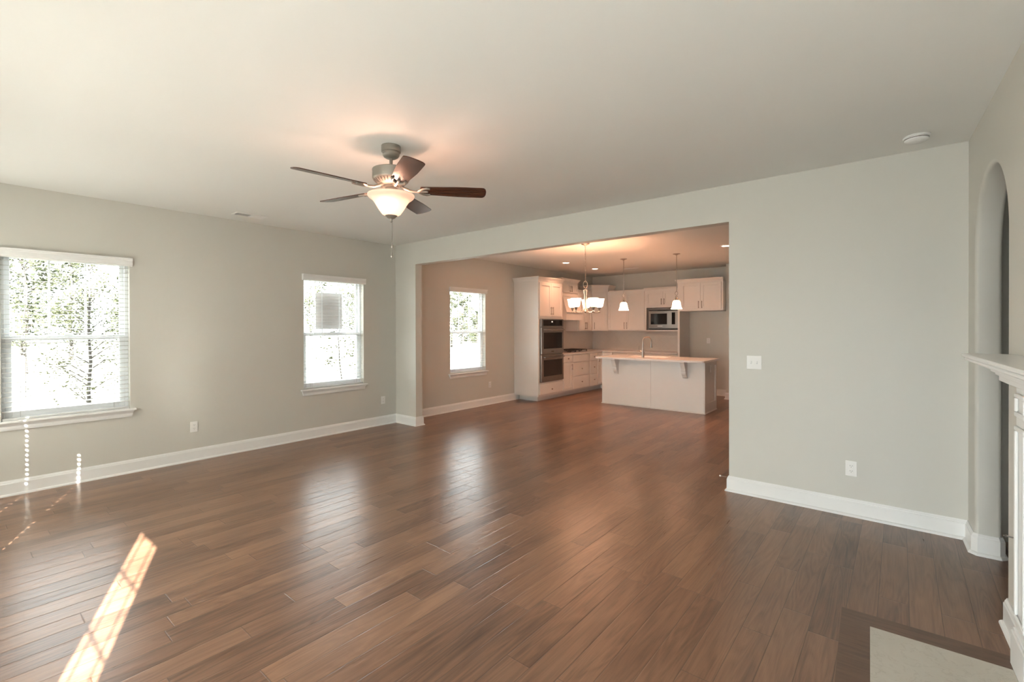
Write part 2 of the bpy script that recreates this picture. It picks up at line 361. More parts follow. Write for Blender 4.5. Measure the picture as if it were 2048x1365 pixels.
# rear wall (behind the camera) with its openings
DX0, DX1, DZ = -.84, .44, 2.14
B4, B5, B6 = (-3.72, -1.95), (-5.75, -4.30), (-1.80, -1.0)  # last two openings are added, as sources of soft fill
wr_ = MB()
xs = [XL, B5[0], B5[1], B4[0], B4[1], B6[0], B6[1], DX0, DX1, .75]
for i in range(0, len(xs), 2): wr_.box(xs[i], xs[i+1], YR - .16, YR, 0, H)
for a, b_ in (B4, B5, B6): wr_.box(a, b_, YR - .16, YR, 0, WZ0); wr_.box(a, b_, YR - .16, YR, WZ1, H)
wr_.box(DX0, DX1, YR - .16, YR, DZ, H)
struct(obj('wall_rear', wr_, M['wall']))
# kitchen walls
struct(obj('wall_kitchen_back', MB().box(XL, 1.0, YB, YB + .16, 0, H), M['wall']))
struct(obj('wall_alcove', MB().box(-2.715, .5, 10.1, YB, 0, H), M['wall']))
struct(obj('wall_kitchen_right', MB().box(.5, .66, YP2, 10.1, 0, H), M['wall']))
# right wall with the arch, turned a little about the corner with the dividing wall
RO = (.364, YP, 0); RA = math.atan(.04)
ya, yb_, ZS, ZA = -.25, -1.15, 1.95, 2.378; yc, hw = (ya + yb_)/2, (ya - yb_)/2; TH, BR = .125, .022
out = [(ya, 0, 1, 0), (ya, ZS*.5, 1, 0)]
for k in range(0, 33):
    t = PI*k/32; y = yc + hw*math.cos(t); z = ZS + (ZA - ZS)*math.sin(t)
    nx, nz_ = math.cos(t)/hw, math.sin(t)/(ZA - ZS); l = math.hypot(nx, nz_); out.append((y, z, nx/l, nz_/l))
out += [(yb_, ZS*.5, -1, 0), (yb_, 0, -1, 0)]
ar = MB(); sec = []
for k in range(6):
    a = PI/2*k/5; sec.append((BR*(1 - math.cos(a)), BR*(1 - math.sin(a))))
sec = sec + [(TH - s, o) for s, o in sec[::-1]]
ns = len(sec); vs = []; fs = []
for (y, z, ny, nz_) in out:
    for (xx, off) in sec: vs.append((xx, y + ny*off, z + nz_*off))
for i in range(len(out)-1):
    for j in range(ns-1): fs.append((i*ns+j, (i+1)*ns+j, (i+1)*ns+j+1, i*ns+j+1))
ar.add(vs, fs)
YE = -(YP - YR + .16)
for side, xx in ((0, 0.0), (ns-1, TH)):
    pts = [vs[i*ns+side] for i in range(len(out))]
    jl = [p for p in pts if p[2] <= ZS + 1e-6 and p[1] > yc]; jr = [p for p in pts if p[2] <= ZS + 1e-6 and p[1] < yc]
    top = [p for p in pts if p[2] >= ZS - 1e-6]
    ar.add([(xx, 0, 0), (xx, jl[0][1], 0), (xx, jl[0][1], ZS), (xx, jl[0][1], H), (xx, 0, H), (xx, 0, ZS)], [(0,1,2,3,4,5)])
    ar.add([(xx, YE, 0), (xx, jr[-1][1], 0), (xx, jr[-1][1], ZS), (xx, jr[-1][1], H), (xx, YE, H)], [(0,1,2,3,4)])
    for a, b_ in zip(top, top[1:]): ar.add([a, b_, (xx, b_[1], H), (xx, a[1], H)], [(0,1,2,3)])
ar.add([(0,YE,0),(TH,YE,0),(TH,YE,H),(0,YE,H)], [(0,1,2,3)])
rw = obj('wall_right', ar, M['wall'], smooth=True, angle=30); rw.location = RO; rw.rotation_euler = (0,0,RA); struct(rw)
# hall beyond the arch
hall = MB().box(1.75, 1.9, 1.6, YP2 + .4, 0, H).box(.62, 1.75, 1.6, 1.75, 0, H).box(.52, 1.75, YP2 + .25, YP2 + .4, 0, H).box(.50, .52, YP2, YP2 + .4, 0, H)
struct(obj('wall_hall', hall, M['wall']))
# baseboards -------------------------------------------------------
BP = [(0,0),(.031,0),(.031,.006),(.028,.013),(.022,.018),(.0165,.020),(.0165,.106),(.0145,.111),(.0125,.113),(.0115,.120),(.007,.128),(.005,.134),(0,.134)]
struct(obj('baseboard_left', MB().sweep([(XL, YR), (XL, YP), (OX0, YP), (OX0, YP2), (XL, YP2), (XL, 7.515)], BP, 1), M['trim']))
struct(obj('baseboard_divider', MB().sweep([(.50, YP2), (OX1, YP2), (OX1, YP), (.364, YP)], BP, 1), M['trim']))
c_ = BR*.8
bb = obj('baseboard_right', MB().sweep([(0, 0), (0, ya + .018), (.018, ya), (TH - .018, ya), (TH, ya + .018), (TH, 0)], BP, 1), M['trim']); bb.location = RO; bb.rotation_euler = (0,0,RA); struct(bb)
bb = obj('baseboard_fireside', MB().sweep([(TH, -1.5), (TH, yb_ - .018), (TH - .018, yb_), (.018, yb_), (0, yb_ - .018), (0, -1.53)], BP, 1), M['trim']); bb.location = RO; bb.rotation_euler = (0,0,RA); struct(bb)
struct(obj('baseboard_kitchen', MB().sweep([(-3.58, YB), (-2.715, YB), (-2.715, 10.1), (.5, 10.1), (.5, YP2)], BP, 1), M['trim']))
struct(obj('baseboard_rear', MB().sweep([(.5, YR), (DX1 + .07, YR)], BP, 1).sweep([(DX0 - .07, YR), (XL, YR)], BP, 1), M['trim']))
# ------------------------------------------------------------------ windows
def window(n, F, w, glass_n=-.095, muntins=True, lock=True):
    """F: frame with origin at the opening's lower corner on the room face, u along the wall, n into the room"""
    z0, z1 = WZ0 + .015, WZ1; zm = 1.392
    f = MB()
    fw = .028
    f.fbox(F, 0, fw, z0, z1, -.15, -.07).fbox(F, w - fw, w, z0, z1, -.15, -.07).fbox(F, fw, w - fw, z1 - fw, z1, -.15, -.07).fbox(F, fw, w - fw, z0, z0 + fw, -.15, -.07)
    root = obj('window_%d' % n, f, M['vinyl'], bevel=.003); struct(root)
    s = MB(); a, b_ = fw, w - fw; sw = .034
    s.fbox(F, a, a + sw, zm - .02, z1 - fw, -.135, -.105).fbox(F, b_ - sw, b_, zm - .02, z1 - fw, -.135, -.105).fbox(F, a + sw, b_ - sw, z1 - fw - sw, z1 - fw, -.135, -.105).fbox(F, a + sw, b_ - sw, zm - .02, zm + .015, -.135, -.105)
    up = obj('upper_sash', s, M['vinyl'], root, bevel=.003)
    s = MB(); sw2 = .042
    s.fbox(F, a, a + sw2, z0 + fw, zm + .01, -.103, -.073).fbox(F, b_ - sw2, b_, z0 + fw, zm + .01, -.103, -.073).fbox(F, a + sw2, b_ - sw2, zm - .032, zm + .01, -.103, -.073).fbox(F, a + sw2, b_ - sw2, z0 + fw, z0 + fw + .055, -.103, -.073)
    lo = obj('lower_sash', s, M['vinyl'], root, bevel=.003)
    obj('pane', MB().fbox(F, a + sw, b_ - sw, zm + .015, z1 - fw - sw, -.122, -.118), M['glass'], up)
    obj('pane', MB().fbox(F, a + sw2, b_ - sw2, z0 + fw + .055, zm - .032, -.090, -.086), M['glass'], lo)
    if muntins:
        mm = MB(); g0, g1 = a + sw, b_ - sw
        for t in (1/3, 2/3): mm.fbox(F, g0 + (g1-g0)*t - .008, g0 + (g1-g0)*t + .008, zm + .015, z1 - fw - sw, -.126, -.114)
        obj('muntin', mm, M['vinyl'], up)
    if lock: obj('sash_lock', MB().fbox(F, w/2 - .03, w/2 + .03, zm + .01, zm + .028, -.1, -.078), M['vinyl'], lo, bevel=.004)
    obj('stool', MB().fbox(F, -.045, w + .045, WZ0 - .003, WZ0 + .017, 0, .045).fbox(F, 0, w, WZ0, WZ0 + .017, -.07, 0), M['trim'], root, bevel=.005)
    ap = MB(); o, u, nn = F
    def P(uu, d): return (o[0] + u[0]*uu + nn[0]*d, o[1] + u[1]*uu + nn[1]*d)
    vs = []
    for (uo, d, z) in ((.0, .0, WZ0 - .066), (.0, .014, WZ0 - .066), (.005, .016, WZ0 - .05), (.006, .016, WZ0 - .03), (.018, .03, WZ0 - .003), (.018, 0, WZ0 - .003)):
        vs.append((*P(-.012 - uo, d), z)); vs.append((*P(w + .012 + uo, d), z))
    k = 6; ap.add(vs, [tuple(2*i for i in range(k)), tuple(2*i+1 for i in range(k))[::-1]] + [(2*i, 2*((i+1)%k), 2*((i+1)%k)+1, 2*i+1) for i in range(k)])
    obj('apron', ap, M['trim'], root)
    return root
FW = [((XL, a), (0, 1), (1, 0)) for a, b_ in WIN]
for i, (a, b_) in enumerate(WIN): window(i + 1, FW[i], b_ - a)
for i, (a, b_) in enumerate((B4, B5, B6)): window(i + 4, ((a, YR), (1, 0), (0, 1)), b_ - a, muntins=False)  # second and third of these windows are added for fill light
# ------------------------------------------------------------------ blinds
def blind(F, w, label, pitch=.0432, tilt=0.0, t=.0021, sm='slat', z_top=WZ1, stack=False, group='white faux wood blinds on the windows'):
    o = F[0]; root = thing('window_blind', label, 'blind', (o[0] + F[1][0]*w/2, o[1] + F[1][1]*w/2, WZ0 + .017), 0, group)
    # valance with a moulded profile and returned ends
    prof = [(0, 2.098),(.030, 2.098),(.034, 2.103),(.033, 2.110),(.037, 2.116),(.036, 2.15),(.041, 2.158),(.041, 2.164),(.047, 2.172),(.047, 2.178),(0, 2.178)]
    mb = MB(); vs = []; k = len(prof); e = .02
    for (d, z) in prof: vs.append((o[0] + F[1][0]*(-e) + F[2][0]*d, o[1] + F[1][1]*(-e) + F[2][1]*d, z))
    for (d, z) in prof: vs.append((o[0] + F[1][0]*(w + e) + F[2][0]*d, o[1] + F[1][1]*(w + e) + F[2][1]*d, z))
    mb.add(vs, [tuple(range(k)), tuple(range(2*k-1, k-1, -1))] + [(i, (i+1) % k, k + (i+1) % k, k + i) for i in range(k)])
    obj('valance', mb, M['trim'], root)
    s = MB(); z = z_top - .05; zb = WZ0 + .017 + .035; hwid = .025
    while z > zb + .012:
        c, sn = math.cos(tilt)*hwid, math.sin(tilt)*hwid; nc = -.034
        ring = [(nc - c, z - sn - t), (nc, z + .0016 - t), (nc + c, z + sn - t), (nc + c, z + sn + t), (nc, z + .0016 + t), (nc - c, z - sn + t)]
        vs = []
        for uu in (.006, w - .006):
            for (d, zz) in ring: vs.append((o[0] + F[1][0]*uu + F[2][0]*d, o[1] + F[1][1]*uu + F[2][1]*d, zz))
        s.add(vs, [(0,1,2,3,4,5), (11,10,9,8,7,6)] + [(i, (i+1) % 6, 6 + (i+1) % 6, 6 + i) for i in range(6)])
        z -= pitch
    obj('slats', s, M[sm], root)
    obj('bottom_rail', MB().fbox(F, .006, w - .006, WZ0 + .018, WZ0 + .036, -.059, -.009), M['slat'], root, bevel=.003)
    for uu in (.13, w/2, w - .13) if w > 1.2 else (.12, w - .12):
        cmb = MB()
        for d in (-.058, -.010): cmb.fbox(F, uu - .0009, uu + .0009, WZ0 + .03, z_top - .03, d - .0009, d + .0009)
        obj('ladder_cord', cmb, M['slat'], root)
    p = (o[0] + F[1][0]*.15 + F[2][0]*.002, o[1] + F[1][1]*.15 + F[2][1]*.002)
    obj('tilt_wand', MB().cyl((p[0], p[1], 0.85), (p[0], p[1], 2.10), .0022, 8), M['slat'], root)
    return root
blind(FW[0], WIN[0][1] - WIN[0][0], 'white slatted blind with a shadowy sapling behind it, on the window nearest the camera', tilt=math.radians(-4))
blind(FW[1], WIN[1][1] - WIN[1][0], 'white slatted blind on the window with a grey sticker on its glass', t=.0009, sm='slat_bloom')  # slats thinned and paled to stand for window bloom
blind(FW[2], WIN[2][1] - WIN[2][0], 'white slatted blind on the far window through the opening, beside the oven cabinet', t=.0008, sm='slat_bloom')
# rear closed blinds: direct sun through cord holes, added soft fill through the slats
def closed_blind(B, holes, label):
    a, b_ = B; root = thing('window_blind', label, 'blind', ((a+b_)/2, YR, WZ0 + .017))
    obj('valance', MB().box(a - .02, b_ + .02, YR, YR + .045, 2.095, 2.178), M['trim'], root, bevel=.004)
    s = MB(); z = WZ0 + .05; yy = YR - .03; p = .0432
    while z < 2.10:
        zc = z + p/2; prev = a + .004
        for hx in holes:
            q = .018
            s.add([(prev, yy, z), (hx - q, yy, z), (hx - q, yy, z + p), (prev, yy, z + p)], [(0,1,2,3)])
            sq = [(hx+q, zc), (hx+q, z+p), (hx, z+p), (hx-q, z+p), (hx-q, zc), (hx-q, z), (hx, z), (hx+q, z)]
            ov = [(hx + .011*math.cos(t*PI/4), zc + .0065*math.sin(t*PI/4)) for t in range(8)]
            vs = [(x, yy, zz) for x, zz in sq] + [(x, yy, zz) for x, zz in ov]
            s.add(vs, [(i, (i+1) % 8, 8 + (i+1) % 8, 8 + i) for i in range(8)]); prev = hx + q
        s.add([(prev, yy, z), (b_ - .004, yy, z), (b_ - .004, yy, z + p), (prev, yy, z + p)], [(0,1,2,3)])
        z += p
    obj('slats', s, M['shade_slat'], root)
    obj('bottom_rail', MB().box(a + .004, b_ - .004, YR - .055, YR - .005, WZ0 + .018, WZ0 + .05), M['slat'], root)
closed_blind(B4, (-3.385, -2.52), 'wide closed translucent blind with pinholes on the window behind the camera')
closed_blind(B5, (), 'closed translucent blind on the added fill window behind the camera nearest the left wall')
closed_blind(B6, (), 'narrow closed translucent blind on the added fill window beside the rear door')
# glazed double door behind the camera
dm = MB(); gx0, gx1, gz0, gz1 = -.165, .30, .28, 2.0; dy0, dy1 = YR - .20, YR - .16; lx = -.235
dm.box(lx, gx0, dy0, dy1, .01, DZ - .03).box(gx1, DX1 - .03, dy0, dy1, .01, DZ - .03).box(gx0, gx1, dy0, dy1, .01, gz0).box(gx0, gx1, dy0, dy1, gz1, DZ - .03)
dm.box(DX0 + .03, -.66, dy0, dy1, .01, DZ - .03).box(-.41, lx - .004, dy0, dy1, .01, DZ - .03).box(-.66, -.41, dy0, dy1, .01, gz0).box(-.66, -.41, dy0, dy1, gz1, DZ - .03)
dr = obj('door_1', dm, M['trim'], bevel=.003); struct(dr)
fm = MB().box(DX0, DX0 + .03, dy0, YR, 0, DZ).box(DX1 - .03, DX1, dy0, YR, 0, DZ).box(DX0, DX1, dy0, YR, DZ - .03, DZ)
fm.box(DX0 - .06, DX0, YR, YR + .018, 0, DZ + .06).box(DX1, DX1 + .06, YR, YR + .018, 0, DZ + .06).box(DX0, DX1, YR, YR + .018, DZ, DZ + .06)
obj('door_frame', fm, M['trim'], dr)
obj('pane', MB().box(gx0, gx1, YR - .182, YR - .178, gz0, gz1), M['door_glass'], dr)
obj('pane', MB().box(-.66, -.41, YR - .182, YR - .178, gz0, gz1), M['door_glass'], dr)
mu = MB().box(gx0 + .13, gx0 + .137, YR - .183, YR - .177, gz0, gz1).box(gx0 + .33, gx0 + .337, YR - .183, YR - .177, gz0, gz1)
for k in range(1, 6): zz = gz0 + (gz1 - gz0)*k/6; mu.box(gx0, gx1, YR - .183, YR - .177, zz - .006, zz + .006)
obj('muntin', mu, M['trim'], dr)
obj('handle', MB().cyl((lx + .045, dy1, .95), (lx + .045, dy1 + .05, .95), .011).cyl((lx + .045, dy1 + .045, .95), (lx + .12, dy1 + .045, .95), .008), M['nickel'], dr)
# sticker on the upper pane of window 2
st = MB().box(XL - .1175, XL - .1165, 3.245, 3.645, 1.450, 1.955)
sk = obj('window_sticker', st, M['sticker'], loc=(XL - .117, 3.42, 1.445)); tag(sk, 'grey rectangular paper sticker on the upper pane of the window left of the opening', 'sticker')
# ================================================================== plates, small fittings
def outlet(loc, rz, label, w=.072, h=.116, group='white electrical outlets'):
    root = thing('wall_outlet', label, 'outlet', loc, rz, group)     # local: x along wall, -y into the room
    obj('face_plate', MB().box(-w/2, w/2, -.006, 0, -h/2, h/2), M['plate'], root, bevel=.002, local=True)
    for dz in (.02, -.02):
        r = obj('receptacle', MB().box(-.0165, .0165, -.008, -.0055, dz - .014, dz + .014), M['plate'], root, bevel=.002, local=True)
        obj('slot', MB().box(-.0075, -.0055, -.0084, -.0078, dz - .002, dz + .007).box(.0055, .0075, -.0084, -.0078, dz - .002, dz + .007).lathe([(.0022,0),(.0022,.0005)], (0,-.0079,dz - .008), 8, (0,-1,0)), M['dark'], r, local=True)
    return root
o1 = outlet((XL, 1.773, .376), PI/2, 'white wall outlet between the two left windows, above the baseboard')
dup(o1, (XL, 4.244, .372), label='white wall outlet under the sticker window, close to the corner by the opening')
dup(o1, (XL, 6.646, .376), label='white wall outlet below the far window, beside the oven cabinet')
dup(o1, (-.29, YP, .368), rot=(0,0,0), label='white wall outlet low on the dividing wall, below the light switch')
dup(o1, (-3.188, YB, 1.167), rot=(0,0,0), label='white outlet in the empty refrigerator alcove')
dup(o1, (-2.509, 8.41, .745), rot=(0,0,PI/2), label='white outlet on the end panel of the kitchen island')
root = thing('light_switch', 'white double light switch plate on the wall right of the opening', 'light switch', (-.975, YP, 1.16))
obj('face_plate', MB().box(-.058, .058, -.006, 0, -.058, .058), M['plate'], root, bevel=.002, local=True)
for dx in (-.023, .023):
    obj('toggle', MB().box(dx - .0045, dx + .0045, -.016, -.005, -.003, .012), M['plate'], root, bevel=.002, local=True)
    obj('toggle_slot', MB().box(dx - .006, dx + .006, -.0064, -.0058, -.013, .013), M['dark'] if False else M['sticker'], root, local=True)
# door stop on the end of the dividing wall
root = thing('door_stop', 'thin door stop with white tip on the baseboard end beside the wide opening', 'door stop', (OX1 - .0165, 4.53, .105))
spts = [(OX1 - .0165 - .066*t/60, 4.53 + .004*math.cos(t*1.1), .105 + .004*math.sin(t*1.1)) for t in range(61)]
obj('spring', MB().tube(spts, .0012, 6), M['nickel'], root, smooth=True)
obj('rubber_tip', MB().cyl((OX1 - .081, 4.53, .105), (OX1 - .095, 4.53, .105), .007), M['plate'], root, smooth=True)
obj('mount', MB().cyl((OX1 - .0165, 4.53, .105), (OX1 - .022, 4.53, .105), .008), M['nickel'], root, smooth=True)
# smoke detector
root = thing('smoke_detector', 'round white smoke detector on the ceiling above the arch corner', 'smoke detector', (.085, 4.14, H))
obj('base', MB().lathe([(.066,0),(.071,-.004),(.071,-.011),(.066,-.013)], seg=40), M['plate'], root, smooth=True, local=True)
obj('cover', MB().lathe([(.064,-.013),(.066,-.017),(.064,-.030),(.052,-.038),(.02,-.040),(0,-.040)], seg=40), M['plate'], root, smooth=True, local=True)
vv = MB()
for k in range(24):
    a = 2*PI*k/24
    vv.add([(.0663*math.cos(a+d), .0663*math.sin(a+d), z) for d, z in ((-.131,-.0195),(.131,-.0195),(.131,-.0235),(-.131,-.0235))], [(0,1,2,3)])
obj('vent_slots', vv, M['bronze'], root, local=True)
obj('test_button', MB().lathe([(.011,-.0385),(.011,-.042),(0,-.0425)], (.02,-.015,0), 20), M['plate'], root, smooth=True, local=True)
# ceiling register
root = thing('ceiling_vent', 'white ceiling vent near the left wall between the two left windows', 'vent', (-5.655, 2.215, H))
fr_ = MB(); a, b_, t = .075, .165, .022
fr_.box(-a, -a + t, -b_, b_, -.006, 0).box(a - t, a, -b_, b_, -.006, 0).box(-a + t, a - t, -b_, -b_ + t, -.006, 0).box(-a + t, a - t, b_ - t, b_, -.006, 0)
obj('frame', fr_, M['plate'], root, bevel=.002, local=True)
obj('backing', MB().box(-a + t, a - t, -b_ + t, b_ - t, -.0012, 0), M['dark'], root, local=True)
lv = MB()
for k in range(9):
    x = -.05 + .1*k/8
    lv.add([(x - .004, -b_ + t, -.001), (x + .004, -b_ + t, -.007), (x + .004, -.002, -.007), (x - .004, -.002, -.001)], [(0,1,2,3)])
    lv.add([(x + .004, .002, -.001), (x - .004, .002, -.007), (x - .004, b_ - t, -.007), (x + .004, b_ - t, -.001)], [(0,1,2,3)])
o_ = obj('louvers', lv, M['plate'], root, local=True); o_.modifiers.new('thick', 'SOLIDIFY').thickness = .001
# kitchen ceiling vent
root = thing('ceiling_vent', 'narrow vent on the kitchen ceiling beyond the left pendant', 'vent', (-4.5, 9.5, H))
fr_ = MB(); a, b_, t = .17, .06, .02
fr_.box(-a, a, -b_, -b_ + t, -.006, 0).box(-a, a, b_ - t, b_, -.006, 0).box(-a, -a + t, -b_ + t, b_ - t, -.006, 0).box(a - t, a, -b_ + t, b_ - t, -.006, 0)
obj('frame', fr_, M['plate'], root, local=True)
obj('backing', MB().box(-a + t, a - t, -b_ + t, b_ - t, -.0015, 0), M['dark'], root, local=True)
lv = MB()
for k in range(5): y = -.034 + .017*k; lv.box(-a + t, a - t, y - .002, y + .002, -.006, -.001)
obj('louvers', lv, M['plate'], root, local=True)
# ================================================================== ceiling fan
FX, FY = -2.749, 2.007
fan = thing('ceiling_fan', 'five-blade ceiling fan with dark wood blades and a lit glass bowl', 'ceiling fan', (FX, FY, H))
def L3(prof, name, mt, par, seg=48, ang=35, cap=True): return obj(name, MB().lathe([(r, z - H) for r, z in prof], seg=seg, cap=cap), mt, par, smooth=True, local=True, angle=ang)
L3([(.066,H),(.067,2.715),(.066,2.698),(.058,2.692),(.057,2.688),(.058,2.678),(.050,2.664),(.036,2.655),(.02,2.652)], 'canopy', M['fanmetal'], fan)
L3([(.0115,2.656),(.0115,2.60),(.018,2.592),(.019,2.577)], 'downrod', M['fanmetal'], fan, 24)
L3([(.03,2.583),(.11,2.579),(.127,2.572),(.129,2.566),(.127,2.560),(.127,2.512),(.122,2.502),(.10,2.480),(.082,2.468),(.05,2.462),(0,2.462)], 'motor_housing', M['fanmetal'], fan)
vt = MB()
for k in range(30):
    a = 2*PI*k/30
    def q(r, z, d): return (r*math.cos(a + d), r*math.sin(a + d), z - H)
    vt.add([q(.1185, 2.4958, -.028), q(.1185, 2.4958, .028), q(.094, 2.4740, .020), q(.094, 2.4740, -.020)], [(0,1,2,3)])
o_ = obj('vent_slots', vt, M['dark'], fan, local=True)
L3([(.052,2.463),(.052,2.452),(.041,2.448),(.041,2.42),(.045,2.414),(.06,2.410),(.06,2.402),(0,2.402)], 'switch_housing', M['fanmetal'], fan)
bowlp = [(.157,2.399),(.1575,2.394),(.154,2.386),(.143,2.376),(.128,2.366),(.116,2.352),(.105,2.335),(.092,2.312),(.078,2.290),(.062,2.268),(.044,2.256),(.0,2.254)]
bowl = L3(bowlp, 'glass_bowl', M['bowl'], fan, 64, cap=False)
bowl.modifiers.new('thick', 'SOLIDIFY').thickness = -.003
L3([(.0,2.262),(.042,2.260),(.043,2.252),(.035,2.246),(.028,2.238),(.012,2.231),(.009,2.222),(.010,2.214),(.006,2.207),(0,2.206)], 'finial', M['fanmetal'], fan, 32)
for k, a in enumerate((2.2, 5.34)):
    bx_, by_ = .05*math.cos(a), .05*math.sin(a)
    l = bpy.data.lights.new('fan_bulb', 'POINT'); l.energy = 3.6; l.shadow_soft_size = .028; l.color = (1, .56, .40)
    o_ = bpy.data.objects.new('fan_bulb', l); COL.objects.link(o_); o_.parent = fan; o_.location = (bx_, by_, 2.352 - H)
for k, (dx, z1, z2) in enumerate(((.012, 2.24, 2.064), (.006, 2.24, 1.998))):
    ch = obj('pull_chain', MB().tube([(FX + dx, FY, z1), (FX + dx*1.0, FY + .002, (z1+z2)/2), (FX + dx*.8, FY, z2)], .0012, 6), M['fanmetal'], fan, smooth=True)
    obj('fob', MB().lathe([(.002,0),(.004,-.006),(.0075,-.026),(.0075,-.034),(.004,-.040),(0,-.041)], (FX + dx*.8, FY, z2 + .002), 16), M['nickel'], ch, smooth=True)
def blade_objs(first=True):
    b = MB(); r0, r1 = .205, .665; pts = []
    for t in range(0, 11):
        s_ = t/10; r = r0 + (r1 - .03 - r0)*s_; w = .050 + .018*min(1, s_*1.6); pts.append((r, w))
    tipw = pts[-1][1]
    outl = [(r0 - .004, .030)] + pts + [(r1 - .018, tipw*.96), (r1 - .006, tipw*.72), (r1, tipw*.3)]
    poly = outl + [(r, -w) for r, w in outl[::-1]]
    b.prism(poly, -.003, .003)
    o = obj('blade', b, M['blade'], fan, local=True, bevel=.0012)
    ir = MB()
    ir.tube([(.062,0,.034),(.095,0,.012),(.13,0,-.004),(.165,0,-.008),(.2,0,-.007)], [.010,.009,.009,.009,.010], 10)
    for sg in (-1, 1):
        ir.tube([(.185,0,-.0075),(.205,sg*.018,-.0075),(.222,sg*.036,-.0065),(.245,sg*.044,-.006),(.268,sg*.040,-.006)], [.010,.011,.010,.010,.008], 8)
    ir.tube([(.19,0,-.0075),(.225,0,-.0065),(.252,0,-.006)], [.010,.009,.010], 8)
    for (x, y) in ((.262,.040),(.262,-.040),(.25,0)): ir.lathe([(.0,-.0125),(.006,-.0115),(.007,-.009),(.007,-.004)], (x, y, 0), 12)
    obj('blade_iron', ir, M['fanmetal'], o, smooth=True, local=True)
    return o
bl0 = blade_objs()
for k in range(5):
    b = bl0 if k == 0 else dup(bl0, parent=fan)
    az = math.radians(47.5 + 72*k)
    # pitch: the clockwise side of every blade is raised
    b.matrix_basis = Matrix.Translation((0, 0, 2.437 - H)) @ Matrix.Rotation(az, 4, 'Z') @ Matrix.Rotation(math.radians(-12.5), 4, 'X')
# ================================================================== fireplace side
def rthing(name, label, cat, y): return thing(name, label, cat, Vector(RO) + Matrix.Rotation(RA, 3, 'Z') @ Vector((0, y, 0)), RA)
MY = -2.19                                 # centre of the mantel along the wall
man = rthing('fireplace_mantel', 'white painted fireplace mantel with stepped shelf and panelled legs', 'mantel', MY)
def ends(path_d, y0, y1): return [(0, y1), (-path_d, y1), (-path_d, y0), (0, y0)]
hl = .905
obj('shelf', MB().sweep([(0, hl), (0, -hl)], [(0,1.304),(.166,1.304),(.171,1.308),(.171,1.315),(.167,1.319),(.167,1.321),(.177,1.322),(.181,1.326),(.181,1.333),(.176,1.338),(0,1.338)], 1), M['trim'], man, local=True, smooth=True, angle=40)
cm = MB()
for (d, z0, z1) in ((.150,1.296,1.304),(.128,1.284,1.296),(.105,1.273,1.284),(.088,1.258,1.273),(.074,1.243,1.258),(.062,1.217,1.243)):
    yy = hl - (.181 - d)*.55
    cm.box(-d, 0, -yy, yy, z0, z1)
obj('crown_moulding', cm, M['trim'], man, local=True, bevel=.003)
obj('frieze', MB().box(-.022, 0, -.655, .655, .93, 1.217), M['trim'], man, local=True)
for sg in (1, -1):
    y1 = sg*.655; y0 = sg*.455
    lg = obj('leg', MB().box(-.037, 0, y0, y1, .165, 1.217), M['trim'], man, local=True, bevel=.002)
    for (z0, z1) in ((1.085, 1.185), (.215, 1.045)):
        ya_, yb2 = (y0 + sg*.022, y1 - sg*.022); p = MB()
        p.box(-.049, -.037, ya_, yb2, z0, z0 + .02).box(-.049, -.037, ya_, yb2, z1 - .02, z1).box(-.049, -.037, ya_, ya_ + sg*.02, z0 + .02, z1 - .02).box(-.049, -.037, yb2 - sg*.02, yb2, z0 + .02, z1 - .02)
        obj('panel_moulding', p, M['trim'], lg, local=True, bevel=.006)
    obj('plinth', MB().box(-.052, 0, y0 - sg*.012, y1 + sg*.012, 0, .150).box(-.046, 0, y0 - sg*.006, y1 + sg*.006, .150, .165), M['trim'], man, local=True, bevel=.003)
ins = rthing('fireplace_insert', 'black gas fireplace in a cream marble surround under the mantel', 'fireplace', MY)
obj('marble_surround', MB().box(-.016, 0, -.455, -.36, .01, .93).box(-.016, 0, .36, .455, .01, .93).box(-.016, 0, -.36, .36, .80, .93), M['marble'], ins, local=True)
obj('firebox_frame', MB().box(-.02, .0, -.36, -.33, .01, .80).box(-.02, 0, .33, .36, .01, .80).box(-.02, 0, -.33, .33, .72, .80).box(-.02, 0, -.33, .33, .01, .09), M['iron'], ins, local=True)
obj('glass_front', MB().box(-.008, 0, -.33, .33, .09, .72), M['black'], ins, local=True)
he = rthing('hearth_slab', 'cream veined marble hearth slab set flush into the wood floor', 'hearth', MY)
HD, HLN = .539, .605
obj('slab', MB().box(-HD, -.053, -HLN, HLN, -.004, .0035), M['marble'], he, local=True)
bd = MB(); bw = .117
def pr(pts): bd.prism(pts, -.003, .0028)
pr([(-HD, HLN), (-.032, HLN), (-.032, HLN + bw), (-HD - bw, HLN + bw)])
pr([(-HD - bw, -HLN - bw), (-HD, -HLN), (-HD, HLN), (-HD - bw, HLN + bw)])
pr([(-HD - bw, -HLN - bw), (-.032, -HLN - bw), (-.032, -HLN), (-HD, -HLN)])
hb = obj('trim_1', bd, M['border'], local=True); hb.location = he.location; hb.rotation_euler = he.rotation_euler; struct(hb)
gk = rthing('gas_key', 'thin metal gas key rod sticking out of the wall below the mantel end', 'gas key', -1.43)
obj('rod', MB().tube([(0, 0, .520), (-.03, .002, .520), (-.046, .004, .521)], .0035, 8), M['steel'], gk, local=True, smooth=True)
obj('handle_loop', MB().tube([(-.051 - .005*math.cos(t*PI/8), .004 + .0, .521 + .005*math.sin(t*PI/8)) for t in range(16)], .0022, 6, closed=True), M['steel'], gk, local=True, smooth=True)
obj('escutcheon', MB().lathe([(.016, 0), (.014, .004), (.005, .006)], (0, 0, .520), 20, (-1,0,0)), M['steel'], gk, local=True, smooth=True)
